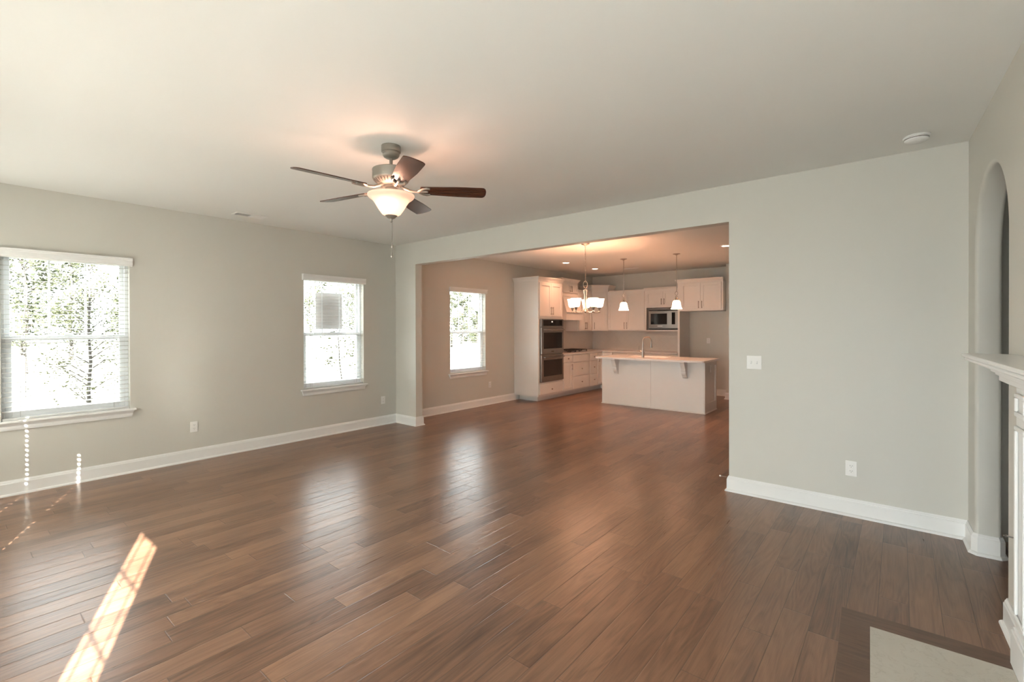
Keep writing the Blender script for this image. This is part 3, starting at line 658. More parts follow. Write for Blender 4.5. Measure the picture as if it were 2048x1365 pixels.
# ================================================================== kitchen cabinets
XF = -5.43; ZC = .878; TK = .105; DT = .02
def FL(y): return ((XF, y), (0, 1), (1, 0))                        # left run: u = +Y, n = +X
YFB = YB - .606
def FB(x): return ((x, YFB), (1, 0), (0, -1))                      # back run: u = +X, n = -Y
def shaker(F, u0, u1, z0, z1, par, name='door', g=.0015, fw=.058, pull=None, knob=None, mt=None):
    mt = mt or M['cab']; u0 += g; u1 -= g; z0 += g; z1 -= g; d = MB()
    d.fbox(F, u0, u0 + fw, z0, z1, .001, DT).fbox(F, u1 - fw, u1, z0, z1, .001, DT).fbox(F, u0 + fw, u1 - fw, z0, z0 + fw, .001, DT).fbox(F, u0 + fw, u1 - fw, z1 - fw, z1, .001, DT).fbox(F, u0 + fw, u1 - fw, z0 + fw, z1 - fw, .001, .009)
    o = obj(name, d, mt, par, bevel=.0015)
    hardware(F, o, pull, knob); return o
def slab(F, u0, u1, z0, z1, par, name='drawer', g=.0015, knob=None, pull=None):
    o = obj(name, MB().fbox(F, u0 + g, u1 - g, z0 + g, z1 - g, .001, DT), M['cab'], par, bevel=.004)
    hardware(F, o, pull, knob); return o
def hardware(F, o, pull, knob):
    oo, u, n = F
    def P(a, z, d): return (oo[0] + u[0]*a + n[0]*d, oo[1] + u[1]*a + n[1]*d, z)
    if pull:
        a, z0, z1 = pull; h = MB().cyl(P(a, z0, .048), P(a, z1, .048), .0055, 10)
        for z in (z0 + .018, z1 - .018): h.cyl(P(a, z, DT), P(a, z, .048), .0045, 8)
        obj('handle', h, M['knob'], o, smooth=True)
    if knob:
        a, z = knob; obj('knob', MB().lathe([(.006,0),(.0055,.012),(.015,.017),(.016,.022),(.012,.027),(0,.028)], P(a, z, DT), 16, (n[0], n[1], 0)), M['knob'], o, smooth=True)
CROWN = [(0,0),(.012,0),(.014,.016),(.026,.034),(.046,.060),(.052,.066),(.052,.080),(0,.080)]
def crown(path, z, par, side=1, sc=1.0):
    return obj('crown_moulding', MB().sweep(path, [(d*sc, z + h*sc) for d, h in CROWN], side), M['cab'], par, smooth=True, angle=30)
# --- tall oven cabinet
T0, T1 = 7.385, 8.235; ZT = 2.385
oc = thing('oven_cabinet', 'tall white oven cabinet at the near end of the left run', 'cabinet', ((XL + XF)/2, (T0 + T1)/2, 0))
c = MB().box(XL + .001, XF - .02, T0, T0 + .02, TK, ZT).box(XL + .001, XF - .02, T1 - .02, T1, TK, ZT).box(XL + .001, XL + .012, T0 + .02, T1 - .02, TK, ZT).box(XL + .012, XF - .02, T0 + .02, T1 - .02, ZT - .02, ZT).box(XL + .012, XF - .02, T0 + .02, T1 - .02, TK, TK + .02).box(XL + .012, XF - .02, T0 + .02, T1 - .02, 1.645, 1.665).box(XL + .012, XF - .02, T0 + .02, T1 - .02, .355, .372)
obj('carcass', c, M['cab'], oc)
F = FL(0)
ff = MB().fbox(F, T0, T0 + .045, TK, ZT, -.02, .0).fbox(F, T1 - .045, T1, TK, ZT, -.02, 0).fbox(F, T0 + .045, T1 - .045, ZT - .04, ZT, -.02, 0).fbox(F, T0 + .045, T1 - .045, 1.63, 1.69, -.02, 0).fbox(F, T0 + .045, T1 - .045, .345, .378, -.02, 0).fbox(F, T0 + .045, T1 - .045, TK, .145, -.02, 0)
obj('face_frame', ff, M['cab'], oc)
ym = (T0 + T1)/2
shaker(F, T0 + .03, ym, 1.685, 2.350, oc, pull=(ym - .032, 1.715, 1.875)); shaker(F, ym, T1 - .03, 1.685, 2.350, oc, pull=(ym + .032, 1.715, 1.875))
slab(F, T0 + .03, T1 - .025, .142, .353, oc, knob=(ym, .225))
obj('toe_kick', MB().box(XL + .033, XF - .115, T0 + .13, T1, 0, TK), M['cab'], oc)
crown([(XL, T0), (XF, T0), (XF, T1)], ZT - .005, oc, 1)
# --- double oven
ov = thing('double_oven', 'stainless steel double wall oven with two black glass doors', 'oven', (XF, ym, .378))
V0, V1 = T0 + .05, T1 - .01
V1 = T1 - .016
obj('body', MB().fbox(F, V0 + .012, T1 - .05, .383, 1.625, -.50, -.021), M['iron'], ov)
obj('trim_frame', MB().fbox(F, V0, V1, .380, 1.632, .001, .012), M['steel'], ov, bevel=.002)
cp = obj('control_panel', MB().fbox(F, V0 + .008, V1 - .004, 1.475, 1.628, .012, .040), M['steel'], ov, bevel=.003)
obj('display', MB().fbox(F, V0 + .06, V1 - .055, 1.495, 1.612, .040, .042), M['black'], cp)
obj('display_digits', MB().fbox(F, ym - .03, ym - .01, 1.565, 1.590, .042, .0424).fbox(F, ym - .005, ym + .012, 1.565, 1.590, .042, .0424), emit_mat('oven_digits', (.9,.8,.7), .7), cp)
for (z0, z1, nm) in ((.935, 1.462, 'upper'), (.392, .918, 'lower')):
    d = obj('oven_door', MB().fbox(F, V0 + .008, V1 - .004, z0, z1, .012, .045), M['steel'], ov, bevel=.004)
    obj('door_glass', MB().fbox(F, V0 + .075, V1 - .065, z0 + .105, z1 - .10, .045, .0465), M['black'], d)
    h = MB(); ha, hb2 = V0 + .05, V1 - .045; zz = z1 - .045; n_ = 14
    pts = [(XF + .045 + .045 + .012*math.sin(PI*i/n_), ha + (hb2 - ha)*i/n_, zz - .012*math.sin(PI*i/n_)) for i in range(n_+1)]
    h.tube(pts, .011, 10)
    for yy in (ha + .02, hb2 - .02): h.cyl((XF + .045, yy, zz), (XF + .09, yy, zz), .009, 10)
    obj('handle', h, M['steel'], d, smooth=True)
    if nm == 'upper': obj('badge', MB().fbox(F, ym - .045, ym + .045, z0 + .040, z0 + .058, .045, .0462), M['bronze'], d)
# --- base cabinets, left run
def base_unit(F, u0, u1, label, parts, left_open=False):
    o, u, n = F; mid = (u0 + u1)/2
    root = thing('base_cabinet', label, 'cabinet', (o[0] + u[0]*mid - n[0]*.3, o[1] + u[1]*mid - n[1]*.3, 0), 0, 'white base cabinets')
    c = MB().fbox(F, u0 + .0005, u1 - .0005, TK, ZC, -.58, 0)
    obj('carcass', c, M['cab'], root)
    obj('toe_kick', MB().fbox(F, u0, u1, 0, TK, -.5, -.115), M['cab'], root)
    for p in parts:
        k, a, b_, z0, z1 = p[:5]; kw = p[5] if len(p) > 5 else {}
        (shaker if k == 'door' else slab)(F, u0 + a*(u1-u0), u0 + b_*(u1-u0), z0, z1, root, **kw)
    return root
e = .012
base_unit(F, T1 + .001, 8.61, 'narrow white base cabinet with one drawer and door beside the oven', [('drawer', .03, .97, .728, .866, dict(knob=(8.42, .80))), ('door', .03, .97, .130, .715, dict(pull=(8.56, .56, .68)))])
base_unit(F, 8.61, 9.335, 'wide white three-drawer base cabinet below the cooktop', [('drawer', .02, .98, .712, .866), ('drawer', .02, .98, .412, .700, dict(knob=(8.97, .555))), ('drawer', .02, .98, .130, .402, dict(knob=(8.97, .27)))])
base_unit(F, 9.335, 9.69, 'narrow white three-drawer base cabinet right of the cooktop cabinet', [('drawer', .03, .97, .712, .866, dict(knob=(9.51, .79))), ('drawer', .03, .97, .412, .700, dict(knob=(9.51, .555))), ('drawer', .03, .97, .130, .402, dict(knob=(9.51, .27)))])
# corner unit (blind corner)
root = thing('base_cabinet', 'white corner base cabinet partly hidden by the island', 'cabinet', (-5.7, 10.1, 0), 0, 'white base cabinets')
obj('carcass', MB().prism([(XL + .002, 9.691), (XF, 9.691), (XF, YFB), (-5.145, YFB), (-5.145, YB - .002), (XL + .002, YB - .002)], TK, ZC), M['cab'], root)
obj('toe_kick', MB().prism([(XL + .1, 9.691), (XF - .115, 9.691), (XF - .115, YFB + .115), (-5.145, YFB + .115), (-5.145, YB - .05), (XL + .1, YB - .05)], 0, TK), M['cab'], root)
shaker(F, 9.70, 9.915, .130, .866, root, fw=.045, pull=(9.735, .66, .8))
slab(FB(0), -5.415, -5.15, .712, .866, root, knob=(-5.20, .79)); shaker(FB(0), -5.415, -5.15, .13, .70, root, pull=(-5.19, .55, .68))
F2 = FB(0)
base_unit(F2, -5.144, -4.40, 'white double-door base cabinet behind the island faucet', [('drawer', .02, .5, .712, .866, dict(knob=(-4.95, .79))), ('drawer', .5, .98, .712, .866, dict(knob=(-4.6, .79))), ('door', .02, .5, .13, .70), ('door', .5, .98, .13, .70)])
base_unit(F2, -4.399, -3.636, 'white base cabinet against the tall refrigerator side panel', [('drawer', .02, .98, .712, .866, dict(knob=(-3.70, .79))), ('door', .02, .5, .13, .70), ('door', .5, .98, .13, .70)])
# countertop
ct = MB().prism([(XL, T1 + .001), (XF + .025, T1 + .001), (XF + .025, YFB - .025), (-3.636, YFB - .025), (-3.636, YB), (XL, YB)], ZC, .914)
tag(obj('countertop', ct, M['counter'], loc=(-5.7, 9.9, ZC), bevel=.004), 'pale quartz countertop running around the kitchen corner behind the island', 'countertop')
bs = MB().box(XL, XL + .009, T1 + .002, YB, .914, 1.78).box(XL + .009, -3.636, YB - .009, YB, .914, 1.374)
struct(obj('trim_2', bs, M['tile']))
# cooktop
ck = thing('cooktop', 'black gas cooktop with iron grates on the countertop under the hood', 'cooktop', (-5.70, 8.955, .914))
obj('tray', MB().box(-5.93, -5.47, 8.62, 9.36, .9142, .922), M['steel'], ck, bevel=.003)
for k, y in enumerate((8.75, 8.99, 9.23)):
    g = MB()
    for x in (-5.90, -5.50): g.box(x - .006, x + .006, y - .115, y + .115, .958, .970)
    for dy in (-.115, 0, .115): g.box(-5.90, -5.50, y + dy - .006, y + dy + .006, .958, .970)
    for x in (-5.90, -5.50):
        for dy in (-.11, .11): g.box(x - .006, x + .006, y + dy - .006, y + dy + .006, .9222, .959)
    obj('grate', g, M['iron'], ck)
    for x in ((-5.80, -5.60) if k != 1 else (-5.72,)):
        obj('burner', MB().lathe([(.045,.9222),(.045,.932),(.032,.936),(.03,.942),(0,.942)], (x, y, 0), 20), M['iron'], ck, smooth=True)
for k in range(5): obj('knob', MB().lathe([(.017,.9222),(.016,.942),(0,.944)], (-5.49 + .004, 9.05 + .055*k, 0), 14), M['steel'], ck, smooth=True)
# --- range hood
XU = -5.705
rh = thing('range_hood', 'white wood range hood with a small double-door cabinet above the cooktop', 'range hood', (-5.8, 8.955, 1.62))
G0, G1 = 8.625, 9.283; FU = ((XU, 0), (0, 1), (1, 0))
obj('hood_box', MB().box(XL + .001, -5.578, G0, G1, 1.622, 1.79), M['cab'], rh, bevel=.003)
obj('hood_ledge', MB().box(XL + .001, -5.560, G0 - .012, G1 + .012, 1.79, 1.806), M['cab'], rh, bevel=.003)
tp = MB().add([(XL + .001, G0, 1.806), (-5.585, G0, 1.806), (-5.585, G1, 1.806), (XL + .001, G1, 1.806), (XL + .001, G0, 2.19), (XU + .004, G0, 2.19), (XU + .004, G1, 2.19), (XL + .001, G1, 2.19)], [(0,3,2,1),(4,5,6,7),(0,1,5,4),(1,2,6,5),(2,3,7,6),(3,0,4,7)])
obj('tapered_front', tp, M['cab'], rh)
fpan = MB(); 
for (u0, u1, t0, t1) in ((G0, G0 + .06, 0, 1), (G1 - .06, G1, 0, 1), (G0 + .06, G1 - .06, .88, 1), (G0 + .06, G1 - .06, 0, .08)):
    def pp(u, t, d): return (-5.585 + (XU + .004 + 5.585)*t + d, u, 1.806 + .384*t)
    fpan.add([pp(u0,t0,0.001),pp(u1,t0,0.001),pp(u1,t1,0.001),pp(u0,t1,0.001),pp(u0,t0,.012),pp(u1,t0,.012),pp(u1,t1,.012),pp(u0,t1,.012)], [(0,3,2,1),(4,5,6,7),(0,1,5,4),(1,2,6,5),(2,3,7,6),(3,0,4,7)])
obj('panel_frame', fpan, M['cab'], rh)
obj('upper_box', MB().box(XL + .001, XU, G0, G1, 2.19, 2.475), M['cab'], rh)
gm = (G0 + G1)/2
shaker(FU, G0 + .015, gm, 2.235, 2.455, rh, fw=.045, pull=(gm - .03, 2.255, 2.385)); shaker(FU, gm, G1 - .015, 2.235, 2.455, rh, fw=.045, pull=(gm + .03, 2.255, 2.385))
crown([(XL, G0), (XU, G0), (XU, G1), (XL, G1)], 2.47, rh, 1)
# --- upper cabinets
ZU0 = 1.374
def upper(label, F, u0, u1, z1, doors, depth=.33, z0=ZU0, crown_=None, sc=1.0):
    o, u, n = F; mid = (u0 + u1)/2
    root = thing('wall_cabinet', label, 'cabinet', (o[0] + u[0]*mid - n[0]*depth/2, o[1] + u[1]*mid - n[1]*depth/2, z0), 0, 'white wall cabinets')
    obj('carcass', MB().fbox(F, u0 + .0005, u1 - .0005, z0, z1, -depth + .001, 0), M['cab'], root)
    for d in doors: shaker(F, *d[:4], root, **d[4])
    if crown_: crown(crown_[0], z1 - .004, root, crown_[1], sc)
    return root
upper('white double-door wall cabinet right of the range hood', FU, G1 + .001, 9.929, 2.30, [(G1 + .015, 9.606, 1.395, 2.27, dict(pull=(9.575, 1.42, 1.58))), (9.606, 9.915, 1.395, 2.27, dict(pull=(9.637, 1.42, 1.58)))], crown_=([(XU, G1 + .015), (XU, 9.905)], 1), sc=.42)
# diagonal corner
root = thing('wall_cabinet', 'taller white diagonal corner wall cabinet behind the chandelier', 'cabinet', (-5.8, 10.3, ZU0), 0, 'white wall cabinets')
CA, CB = (XU, 9.93), (-5.42, 10.206)
obj('carcass', MB().prism([(XL + .001, 9.93), CA, CB, (-5.42, YB - .001), (XL + .001, YB - .001)], ZU0, 2.40), M['cab'], root)
dl = math.hypot(CB[0]-CA[0], CB[1]-CA[1]); ud = ((CB[0]-CA[0])/dl, (CB[1]-CA[1])/dl); FD = (CA, ud, (ud[1], -ud[0]))
shaker(FD, .02, dl - .02, 1.395, 2.37, root, pull=(.055, 1.42, 1.58))
crown([(XL + .01, 9.93), CA, CB, (-5.42, YB - .01)], 2.396, root, 1)
FBU = ((0, YB - .34), (1, 0), (0, -1)); YU = YB - .34
upper('white two-door wall cabinet behind the left pendant lamp', FBU, -5.419, -4.4695, 2.315, [(-5.405, -4.944, 1.395, 2.285, dict(pull=(-4.975, 1.42, 1.58))), (-4.944, -4.485, 1.395, 2.285, dict(pull=(-4.912, 1.42, 1.58)))], crown_=([(-5.38, YU), (-4.4695, YU)], 1), depth=.339, sc=.3)
# microwave cabinet: open niche below two short doors
mc = thing('wall_cabinet', 'white wall cabinet with two short doors holding the microwave', 'cabinet', (-4.05, YB - .18, ZU0), 0, 'white wall cabinets')
A0, A1 = -4.4685, -3.634
m_ = MB().box(A0, A0 + .02, YU, YB - .001, ZU0, 2.31).box(A1 - .02, A1, YU, YB - .001, ZU0, 2.31).box(A0 + .02, A1 - .02, YU, YB - .001, ZU0, ZU0 + .022).box(A0 + .02, A1 - .02, YU, YB - .001, 1.90, 2.31).box(A0 + .02, A1 - .02, YB - .012, YB - .001, ZU0 + .022, 1.90)
obj('carcass', m_, M['cab'], mc)
xm = (A0 + A1)/2
shaker(FBU, A0 + .02, xm, 1.945, 2.255, mc, fw=.05, pull=(xm - .032, 1.965, 2.10)); shaker(FBU, xm, A1 - .02, 1.945, 2.255, mc, fw=.05, pull=(xm + .032, 1.965, 2.10))
crown([(A0, YB - .01), (A0, YU), (A1, YU)], 2.30, mc, 1, .7)
mw = thing('microwave_oven', 'stainless steel built-in microwave with a black door window', 'microwave', (xm, YU, ZU0 + .022))
obj('trim_kit', MB().box(A0 + .065, A1 - .045, YU + .012, YU + .03, 1.40, 1.86), M['steel'], mw, bevel=.002)
obj('body', MB().box(A0 + .09, A1 - .07, YU + .03, YB - .03, 1.3965, 1.83), M['iron'], mw)
for (z0, z1) in ((1.408, 1.432), (1.826, 1.850)): obj('vent_strip', MB().box(A0 + .075, A1 - .055, YU + .009, YU + .012, z0, z1), M['black'], mw)
fd = obj('front_panel', MB().box(A0 + .09, A1 - .07, YU - .012, YU + .012, 1.442, 1.812), M['steel'], mw, bevel=.004)
obj('door_window', MB().box(A0 + .13, A0 + .505, YU - .0145, YU - .012, 1.525, 1.765), M['black'], fd, bevel=.002)
obj('keypad', MB().box(A0 + .61, A0 + .685, YU - .0145, YU - .012, 1.525, 1.785), M['black'], fd)
obj('badge', MB().box(A0 + .29, A0 + .40, YU - .0135, YU - .012, 1.478, 1.494), M['plate'], fd)
# refrigerator cabinet and panel
YFR = YB - .61; FR = ((0, YFR), (1, 0), (0, -1))
tag(obj('refrigerator_panel', MB().box(-3.632, -3.590, YFR, YB - .001, 0, 1.80), M['cab'], loc=(-3.61, 10.2, 0)), 'tall white side panel standing left of the empty refrigerator alcove', 'panel')
rc = upper('deep white two-door wall cabinet over the empty refrigerator alcove', FR, -3.632, -2.72, 2.395, [(-3.56, -3.157, 1.828, 2.375, dict(pull=(-3.19, 1.85, 2.0))), (-3.157, -2.755, 1.828, 2.375, dict(pull=(-3.124, 1.85, 2.0)))], depth=.608, z0=1.80, crown_=([(-3.632, YB - .01), (-3.632, YFR), (-2.72, YFR)], 1), sc=.95)
# ================================================================== island
I0, I1, J0, J1 = -4.45, -2.523, 8.135, 8.785; IT = .872
isl = thing('kitchen_island', 'white kitchen island with two flat back panels and corbels', 'island', ((I0+I1)/2, (J0+J1)/2, 0))
obj('carcass', MB().box(I0 + .012, I1 - .012, J0 + .012, J1, 0, IT), M['cab'], isl)
for a, b_ in ((I0, -3.4665), (-3.4635, I1 - .014)): obj('back_panel', MB().box(a, b_, J0, J0 + .011, .018, IT), M['cab'], isl, bevel=.001)
obj('end_panel', MB().box(I0, I0 + .011, J0 + .0115, J1, .018, IT), M['cab'], isl)
FE = ((I1 - .012, 0), (0, 1), (1, 0)); ep = MB()
ep.fbox(FE, J0 - .002, J0 + .07, .02, IT, .0005, .016).fbox(FE, J1 - .07, J1, .02, IT, .0005, .016).fbox(FE, J0 + .07, J1 - .07, IT - .08, IT, .0005, .016).fbox(FE, J0 + .07, J1 - .07, .02, .165, .0005, .016).fbox(FE, J0 + .07, J1 - .07, .165, IT - .08, .0005, .004)
obj('end_panel', ep, M['cab'], isl, bevel=.002)
obj('shoe_moulding', MB().sweep([(I0, J1), (I0, J0), (I1, J0), (I1, J1)], [(0,0),(.013,0),(.012,.008),(.007,.014),(0,.017)], 1), M['cab'], isl)
def corbel(x):
    prof = [(0,IT),(.175,IT),(.175,IT - .022),(.165,IT - .030)]
    for t in range(9): a = t/8; prof.append((.165 - .055*math.sin(a*PI/2) + .012*math.sin(a*PI), IT - .030 - .105*a))
    prof += [(.118, IT - .14), (.118, IT - .155), (.100, IT - .160)]
    for t in range(9): a = t/8; prof.append((.098 - .052*a + .020*math.sin(a*PI), IT - .165 - .095*a))
    prof += [(.050, IT - .268), (.030, IT - .285), (0, IT - .292)]
    n = len(prof); w = .038; c = MB()
    vs = [(x - w, J0 - d, z) for d, z in prof] + [(x + w, J0 - d, z) for d, z in prof]
    c.add(vs, [tuple(range(n)), tuple(range(2*n-1, n-1, -1))] + [(i, (i+1) % n, n + (i+1) % n, n + i) for i in range(n)])
    obj('corbel', c, M['cab'], isl, bevel=.002)
corbel(-4.135); corbel(-2.845)
def rounded(x0, x1, y0, y1, r, n=6):
    p = []
    for cx, cy, a0 in ((x1 - r, y0 + r, -PI/2), (x1 - r, y1 - r, 0), (x0 + r, y1 - r, PI/2), (x0 + r, y0 + r, PI)):
        for k in range(n + 1): a = a0 + PI/2*k/n; p.append((cx + r*math.cos(a), cy + r*math.sin(a)))
    return p
# worktop with an undermount sink opening
C = (-4.492, -2.472, 7.925, 8.835); SK = (-4.03, -3.30, 8.33, 8.73)
tpz = MB(); z0, z1 = IT, .905
outer = rounded(*C, .04); inner = rounded(SK[0], SK[1], SK[2], SK[3], .06)
bm = bmesh.new()
vo_ = [bm.verts.new((x, y, z1)) for x, y in outer]; vi_ = [bm.verts.new((x, y, z1)) for x, y in inner]
eo = [bm.edges.new((vo_[i], vo_[(i+1) % len(vo_)])) for i in range(len(vo_))]; ei = [bm.edges.new((vi_[i], vi_[(i+1) % len(vi_)])) for i in range(len(vi_))]
bmesh.ops.triangle_fill(bm, use_beauty=True, edges=eo + ei)
ret = bmesh.ops.extrude_face_region(bm, geom=bm.faces[:]); bmesh.ops.translate(bm, vec=(0,0,z0 - z1), verts=[g for g in ret['geom'] if isinstance(g, bmesh.types.BMVert)])
bm.verts.index_update(); tpz.add([v.co[:] for v in bm.verts], [tuple(v.index for v in f.verts) for f in bm.faces]); bm.free()
tag(obj('island_countertop', tpz, M['counter'], loc=((C[0]+C[1])/2, (C[2]+C[3])/2, z0), bevel=.003), 'pale quartz worktop with rounded corners on the kitchen island', 'countertop')
sk_ = MB(); a, b_, c0, c1 = SK
sk_.box(a - .02, b_ + .02, c0 - .02, c0, .70, IT - .0005).box(a - .02, b_ + .02, c1, c1 + .02, .70, IT - .0005).box(a - .02, a, c0, c1, .70, IT - .0005).box(b_, b_ + .02, c0, c1, .70, IT - .0005).box(a, b_, c0, c1, .70, .712)
tag(obj('sink_basin', sk_, M['steel'], loc=(-3.66, 8.53, .70)), 'stainless undermount sink basin in the island worktop', 'sink')
# faucet
fa = thing('kitchen_faucet', 'brushed nickel gooseneck faucet on the kitchen island', 'faucet', (-3.645, 8.20, .905))
bx, by = -3.645, 8.20; dx, dy = .62, .785
obj('base', MB().lathe([(.028,.905),(.027,.912),(.024,.918),(.025,.96),(.027,.99),(.023,1.03),(.016,1.06),(.015,1.075)], (bx, by, 0), 24), M['nickel'], fa, smooth=True)
pts = [(bx, by, 1.07), (bx, by, 1.19)]
for k in range(13): a = PI - k*PI*1.08/12; r = .085; pts.append((bx + dx*(r + r*math.cos(a)), by + dy*(r + r*math.cos(a)), 1.20 + .085*math.sin(a)))
obj('gooseneck', MB().tube(pts, .0125, 12), M['nickel'], fa, smooth=True)
ex, ey, ez = pts[-1]
obj('spray_head', MB().lathe([(.014,0),(.016,-.01),(.0155,-.04),(.021,-.085),(.020,-.095),(0,-.096)], (ex, ey, ez), 18), M['nickel'], fa, smooth=True)
obj('lever', MB().tube([(bx, by, 1.0), (bx - .045, by - .03, 1.02), (bx - .062, by - .041, 1.06), (bx - .058, by - .040, 1.12)], [.012,.010,.006,.005], 10), M['nickel'], fa, smooth=True)
# ================================================================== kitchen lamps
WARM = (1, .46, .26)
def bulb(name, par, loc, e, soft=.025, col=WARM):
    l = bpy.data.lights.new(name, 'POINT'); l.energy = e; l.shadow_soft_size = soft; l.color = col
    o = bpy.data.objects.new(name, l); COL.objects.link(o); o.parent = par; o.location = loc; return o
CX, CYY = -3.69, 6.232
chn = thing('chandelier', 'five-arm nickel chandelier with lit glass shades hanging before the kitchen', 'chandelier', (CX, CYY, H))
def LC(prof, name, par, c=(0,0), seg=24, mt=None, zr=H): return obj(name, MB().lathe([(r, z - zr) for r, z in prof], (c[0], c[1], 0), seg, cap=(name != 'shade')), mt or M['nickel'], par, smooth=True, local=True)
LC([(.068,2.74),(.066,2.732),(.05,2.722),(.02,2.712),(.008,2.70),(0,2.70)], 'canopy', chn)
ck_ = MB(); z = 2.702; i = 0
while z > 2.165:
    a = 0 if i % 2 == 0 else PI/2; r1, r2 = .0085, .0165
    ck_.tube([(r1*math.cos(t*PI/5)*math.cos(a), r1*math.cos(t*PI/5)*math.sin(a), z - .0145 - H + r2*math.sin(t*PI/5)) for t in range(10)], .0018, 5, closed=True); z -= .0262; i += 1
obj('chain', ck_, M['nickel'], chn, smooth=True, local=True)
obj('ring', MB().tube([(.032*math.cos(t*PI/12)*.94, .032*math.cos(t*PI/12)*.3, 2.118 - H + .052*math.sin(t*PI/12)) for t in range(24)], .0045, 8, closed=True), M['nickel'], chn, smooth=True, local=True)
LC([(.006,2.068),(.010,2.055),(.016,2.045),(.014,2.03),(.0,2.028)], 'hub', chn)
LC([(0,1.70),(.012,1.695),(.022,1.705),(.020,1.72),(.012,1.735),(.010,2.03)], 'column', chn)
shp = [(.030,1.770),(.044,1.776),(.055,1.790),(.060,1.815),(.063,1.845),(.069,1.875),(.079,1.898)]
rv = Vector((math.cos(YAW), math.sin(YAW))); fv = Vector((-math.sin(YAW), math.cos(YAW))); A0v = 5
arm0 = None
for k in range(5):
    t = math.radians(A0v + 72*k); d = rv*math.cos(t) + fv*math.sin(t); R = .215
    ang = math.atan2(d.y, d.x)
    if arm0 is None:
        a = MB(); a.tube([(.032,0,2.036-H),(.030,0,2.0-H),(.020,0,1.96-H),(.020,0,1.87-H),(.024,0,1.80-H),(.040,0,1.745-H),(.075,0,1.704-H),(.12,0,1.692-H),(.17,0,1.690-H),(R,0,1.695-H)], [.011,.007,.006,.006,.006,.006,.006,.006,.006,.006], 8)
        arm0 = obj('arm', a, M['nickel'], chn, smooth=True, local=True)
        LC([(.006,1.690),(.018,1.694),(.022,1.702),(.010,1.712),(.012,1.735),(.022,1.748),(.027,1.770)], 'socket_cup', arm0, (R, 0))
        LC(shp, 'shade', arm0, (R, 0), 32, M['shade']).modifiers.new('thick', 'SOLIDIFY').thickness = .003
        o = arm0
    else: o = dup(arm0, parent=chn)
    o.rotation_euler = (0, 0, ang)
    bulb('chandelier_bulb', chn, (d.x*R, d.y*R, 1.835 - H), 8.0)
def pendant(x, y, zs, label):
    r = thing('pendant_lamp', label, 'pendant lamp', (x, y, H), 0, 'pendant lamps over the kitchen island')
    LC([(.062,2.74),(.060,2.733),(.03,2.724),(.009,2.712),(0,2.712)], 'canopy', r)
    obj('rod', MB().cyl((0, 0, 2.715 - H), (0, 0, 2.085 - H), .0055, 10), M['nickel'], r, smooth=True, local=True)
    for sg in (-1, 1):
        obj('loop', MB().tube([(sg*.022*math.sin(t/12*PI*1.5)*rv.x, sg*.022*math.sin(t/12*PI*1.5)*rv.y + .004*sg, 2.09 - .115*t/12 - H) for t in range(13)], .0048, 8), M['nickel'], r, smooth=True, local=True)
    LC([(.010,1.985),(.012,1.975),(.026,1.955),(.028,1.945),(.030,1.925)], 'socket_cap', r)
    LC([(.028,1.928),(.046,1.922),(.058,1.905),(.064,1.875),(.069,1.84),(.078,1.81),(.092,1.778)], 'shade', r, (0,0), 32, M['shade']).modifiers.new('thick', 'SOLIDIFY').thickness = .003
    bulb('pendant_bulb', r, (0, 0, 1.855 - H), 13)
    return r
pendant(-3.979, 8.105, 0, 'left pendant lamp with lit bell shade over the island, beside the chandelier')
pendant(-2.996, 8.132, 0, 'right pendant lamp with lit bell shade over the island, before the refrigerator cabinet')
def can(x, y, label, e=7):
    r = thing('recessed_light', label, 'ceiling light', (x, y, H), 0, 'recessed kitchen ceiling lights')
    obj('trim_ring', MB().lathe([(.062,-.001),(.064,-.005),(.088,-.004),(.090,0)], seg=32, cap=False), M['plate'], r, smooth=True, local=True)
    obj('lens', MB().lathe([(.063,-.0015),(0,-.0025)], seg=32), M['lens'], r, smooth=True, local=True)
    l = bpy.data.lights.new('can_lamp', 'SPOT'); l.energy = e; l.color = WARM; l.spot_size = math.radians(125); l.spot_blend = .8; l.shadow_soft_size = .05
    o = bpy.data.objects.new('can_lamp', l); COL.objects.link(o); o.parent = r; o.location = (0, 0, -.02)
can(-5.086, 7.847, 'recessed ceiling light above the oven cabinet, lower left of the chandelier chain', 26)
can(-5.129, 9.068, 'recessed ceiling light over the kitchen corner, right of the chandelier chain', 26)
can(-2.105, 7.835, 'recessed ceiling light at the right edge of the opening', 26)
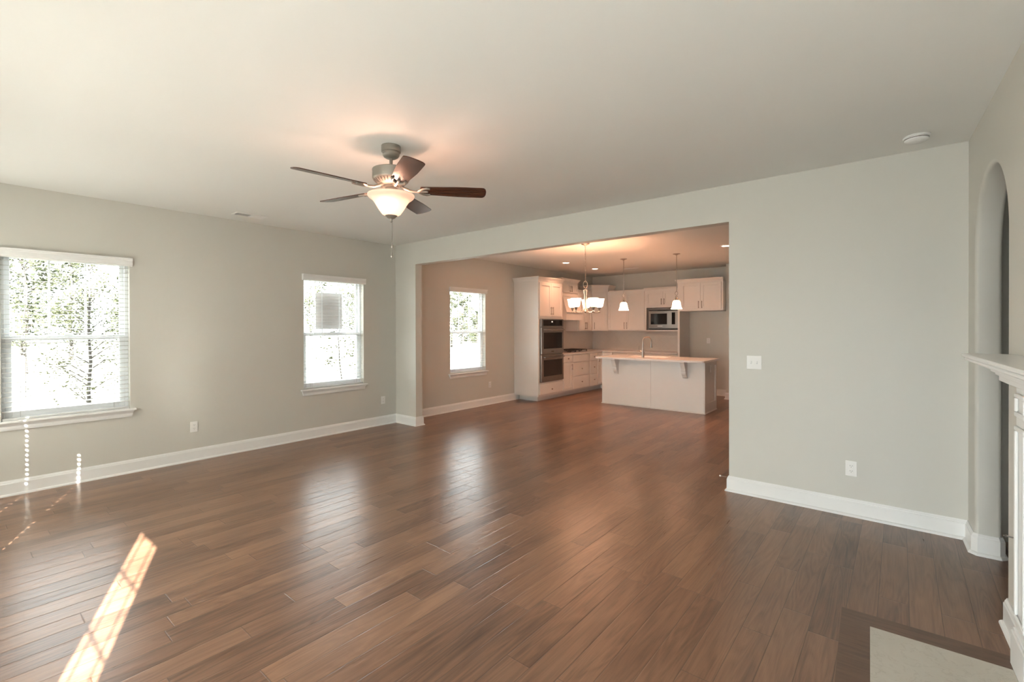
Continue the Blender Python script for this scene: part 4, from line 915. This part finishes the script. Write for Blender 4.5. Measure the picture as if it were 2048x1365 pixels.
# ================================================================== outdoors
GZ = -.35
gr = obj('ground', MB().box(-90, 30, -40, 60, GZ - .3, GZ), M['lawn']); struct(gr)
def leaves(mb, centre, spread, n, size, rng):
    for _ in range(n):
        p = Vector((rng.gauss(0, 1)*spread[0], rng.gauss(0, 1)*spread[1], rng.gauss(0, 1)*spread[2])) + Vector(centre)
        a = Vector((rng.uniform(-1,1), rng.uniform(-1,1), rng.uniform(-.6,.6))).normalized(); b = a.cross(Vector((rng.uniform(-1,1), rng.uniform(-1,1), rng.uniform(-1,1)))).normalized()
        s = size*rng.uniform(.6, 1.3)
        mb.add([p - a*s, p + b*s*.45, p + a*s, p - b*s*.45], [(0,1,2,3)])
def tree(name, label, x, y, h, r, nbr, crown_from, spread, nleaf, lsize, seed, lm, group=None, lean=0):
    rng = random.Random(seed); root = thing(name, label, 'tree', (x, y, GZ), 0, group)
    t = MB(); top = Vector((lean, lean*.5, h)); n = 8
    pts = [Vector((top.x*k/n + rng.uniform(-1,1)*r*.7*(k > 0), top.y*k/n + rng.uniform(-1,1)*r*.7*(k > 0), h*k/n)) for k in range(n + 1)]
    t.tube(pts, [r*(1 - .85*k/n) for k in range(n + 1)], 8)
    lf = MB()
    for b in range(nbr):
        f = crown_from + (1 - crown_from)*(b + .5)/nbr*.97; i = min(n - 1, int(f*n)); p0 = pts[i].lerp(pts[i+1], f*n - i)
        a = rng.uniform(0, 2*PI); L_ = spread*(1.15 - .8*(f - crown_from)/(1 - crown_from))*rng.uniform(.7, 1.1)
        p1 = p0 + Vector((math.cos(a)*L_*.5, math.sin(a)*L_*.5, L_*.38)); p2 = p0 + Vector((math.cos(a)*L_, math.sin(a)*L_, L_*rng.uniform(.3, .75)))
        t.tube([p0, p1, p2], [r*.32, r*.2, r*.07], 5)
        for q in (p1, p2, (p1 + p2)/2): leaves(lf, q, (L_*.22, L_*.22, L_*.2), max(3, nleaf//(nbr*3)), lsize, rng)
    obj('trunk', t, M['bark'], root, smooth=True, local=True); obj('foliage', lf, lm, root, local=True)
    return root
tree('sapling_tree', 'thin sapling on the lawn behind the near slatted blind', -9.5, 1.43, 3.5, .03, 34, .16, .5, 2600, .022, 3, M['leaf'])
tree('sapling_tree', 'slender leaning sapling on the lawn outside the sticker window', -9.0, 5.36, 3.0, .015, 14, .22, .45, 420, .034, 5, M['leaf'], lean=-.22)
tree('sapling_tree', 'small sapling behind the right edge of the sticker window', -9.0, 5.82, 2.9, .014, 12, .3, .38, 360, .034, 9, M['leaf'], lean=.15)
rg = random.Random(21)
spots = [(-27, 2.1, 7.0), (-36, 4.6, 7.0), (-33, 6.6, 5.0), (-40, 20.6, 10.5), (-34, 21.6, 7.5), (-24, 23.6, 4.6), (-32, 30, 5.0), (-27, 28.2, 3.2), (-30, 32.6, 4.4)]
nm = ['leafy tree seen through the left edge of the near blind', 'paler leafy tree in the middle of the near window view', 'low tree near the right edge of the near window view', 'tall pale tree in the upper left of the sticker window', 'leafy tree behind the paper window sticker', 'dark green tree in the middle of the far side window', 'tree right of the dark green tree in the far window', 'low tree standing on the lawn at the middle of the far window', 'small tree at the right edge of the far window view']
for (x, y, h), lb in zip(spots, nm):
    tree('leafy_tree', lb, x, y, h, .10, 30, .10, h*.2, 3600, .05 + h*.006, rg.randint(0, 999), M['leaf2'], 'trees beyond the lawn')
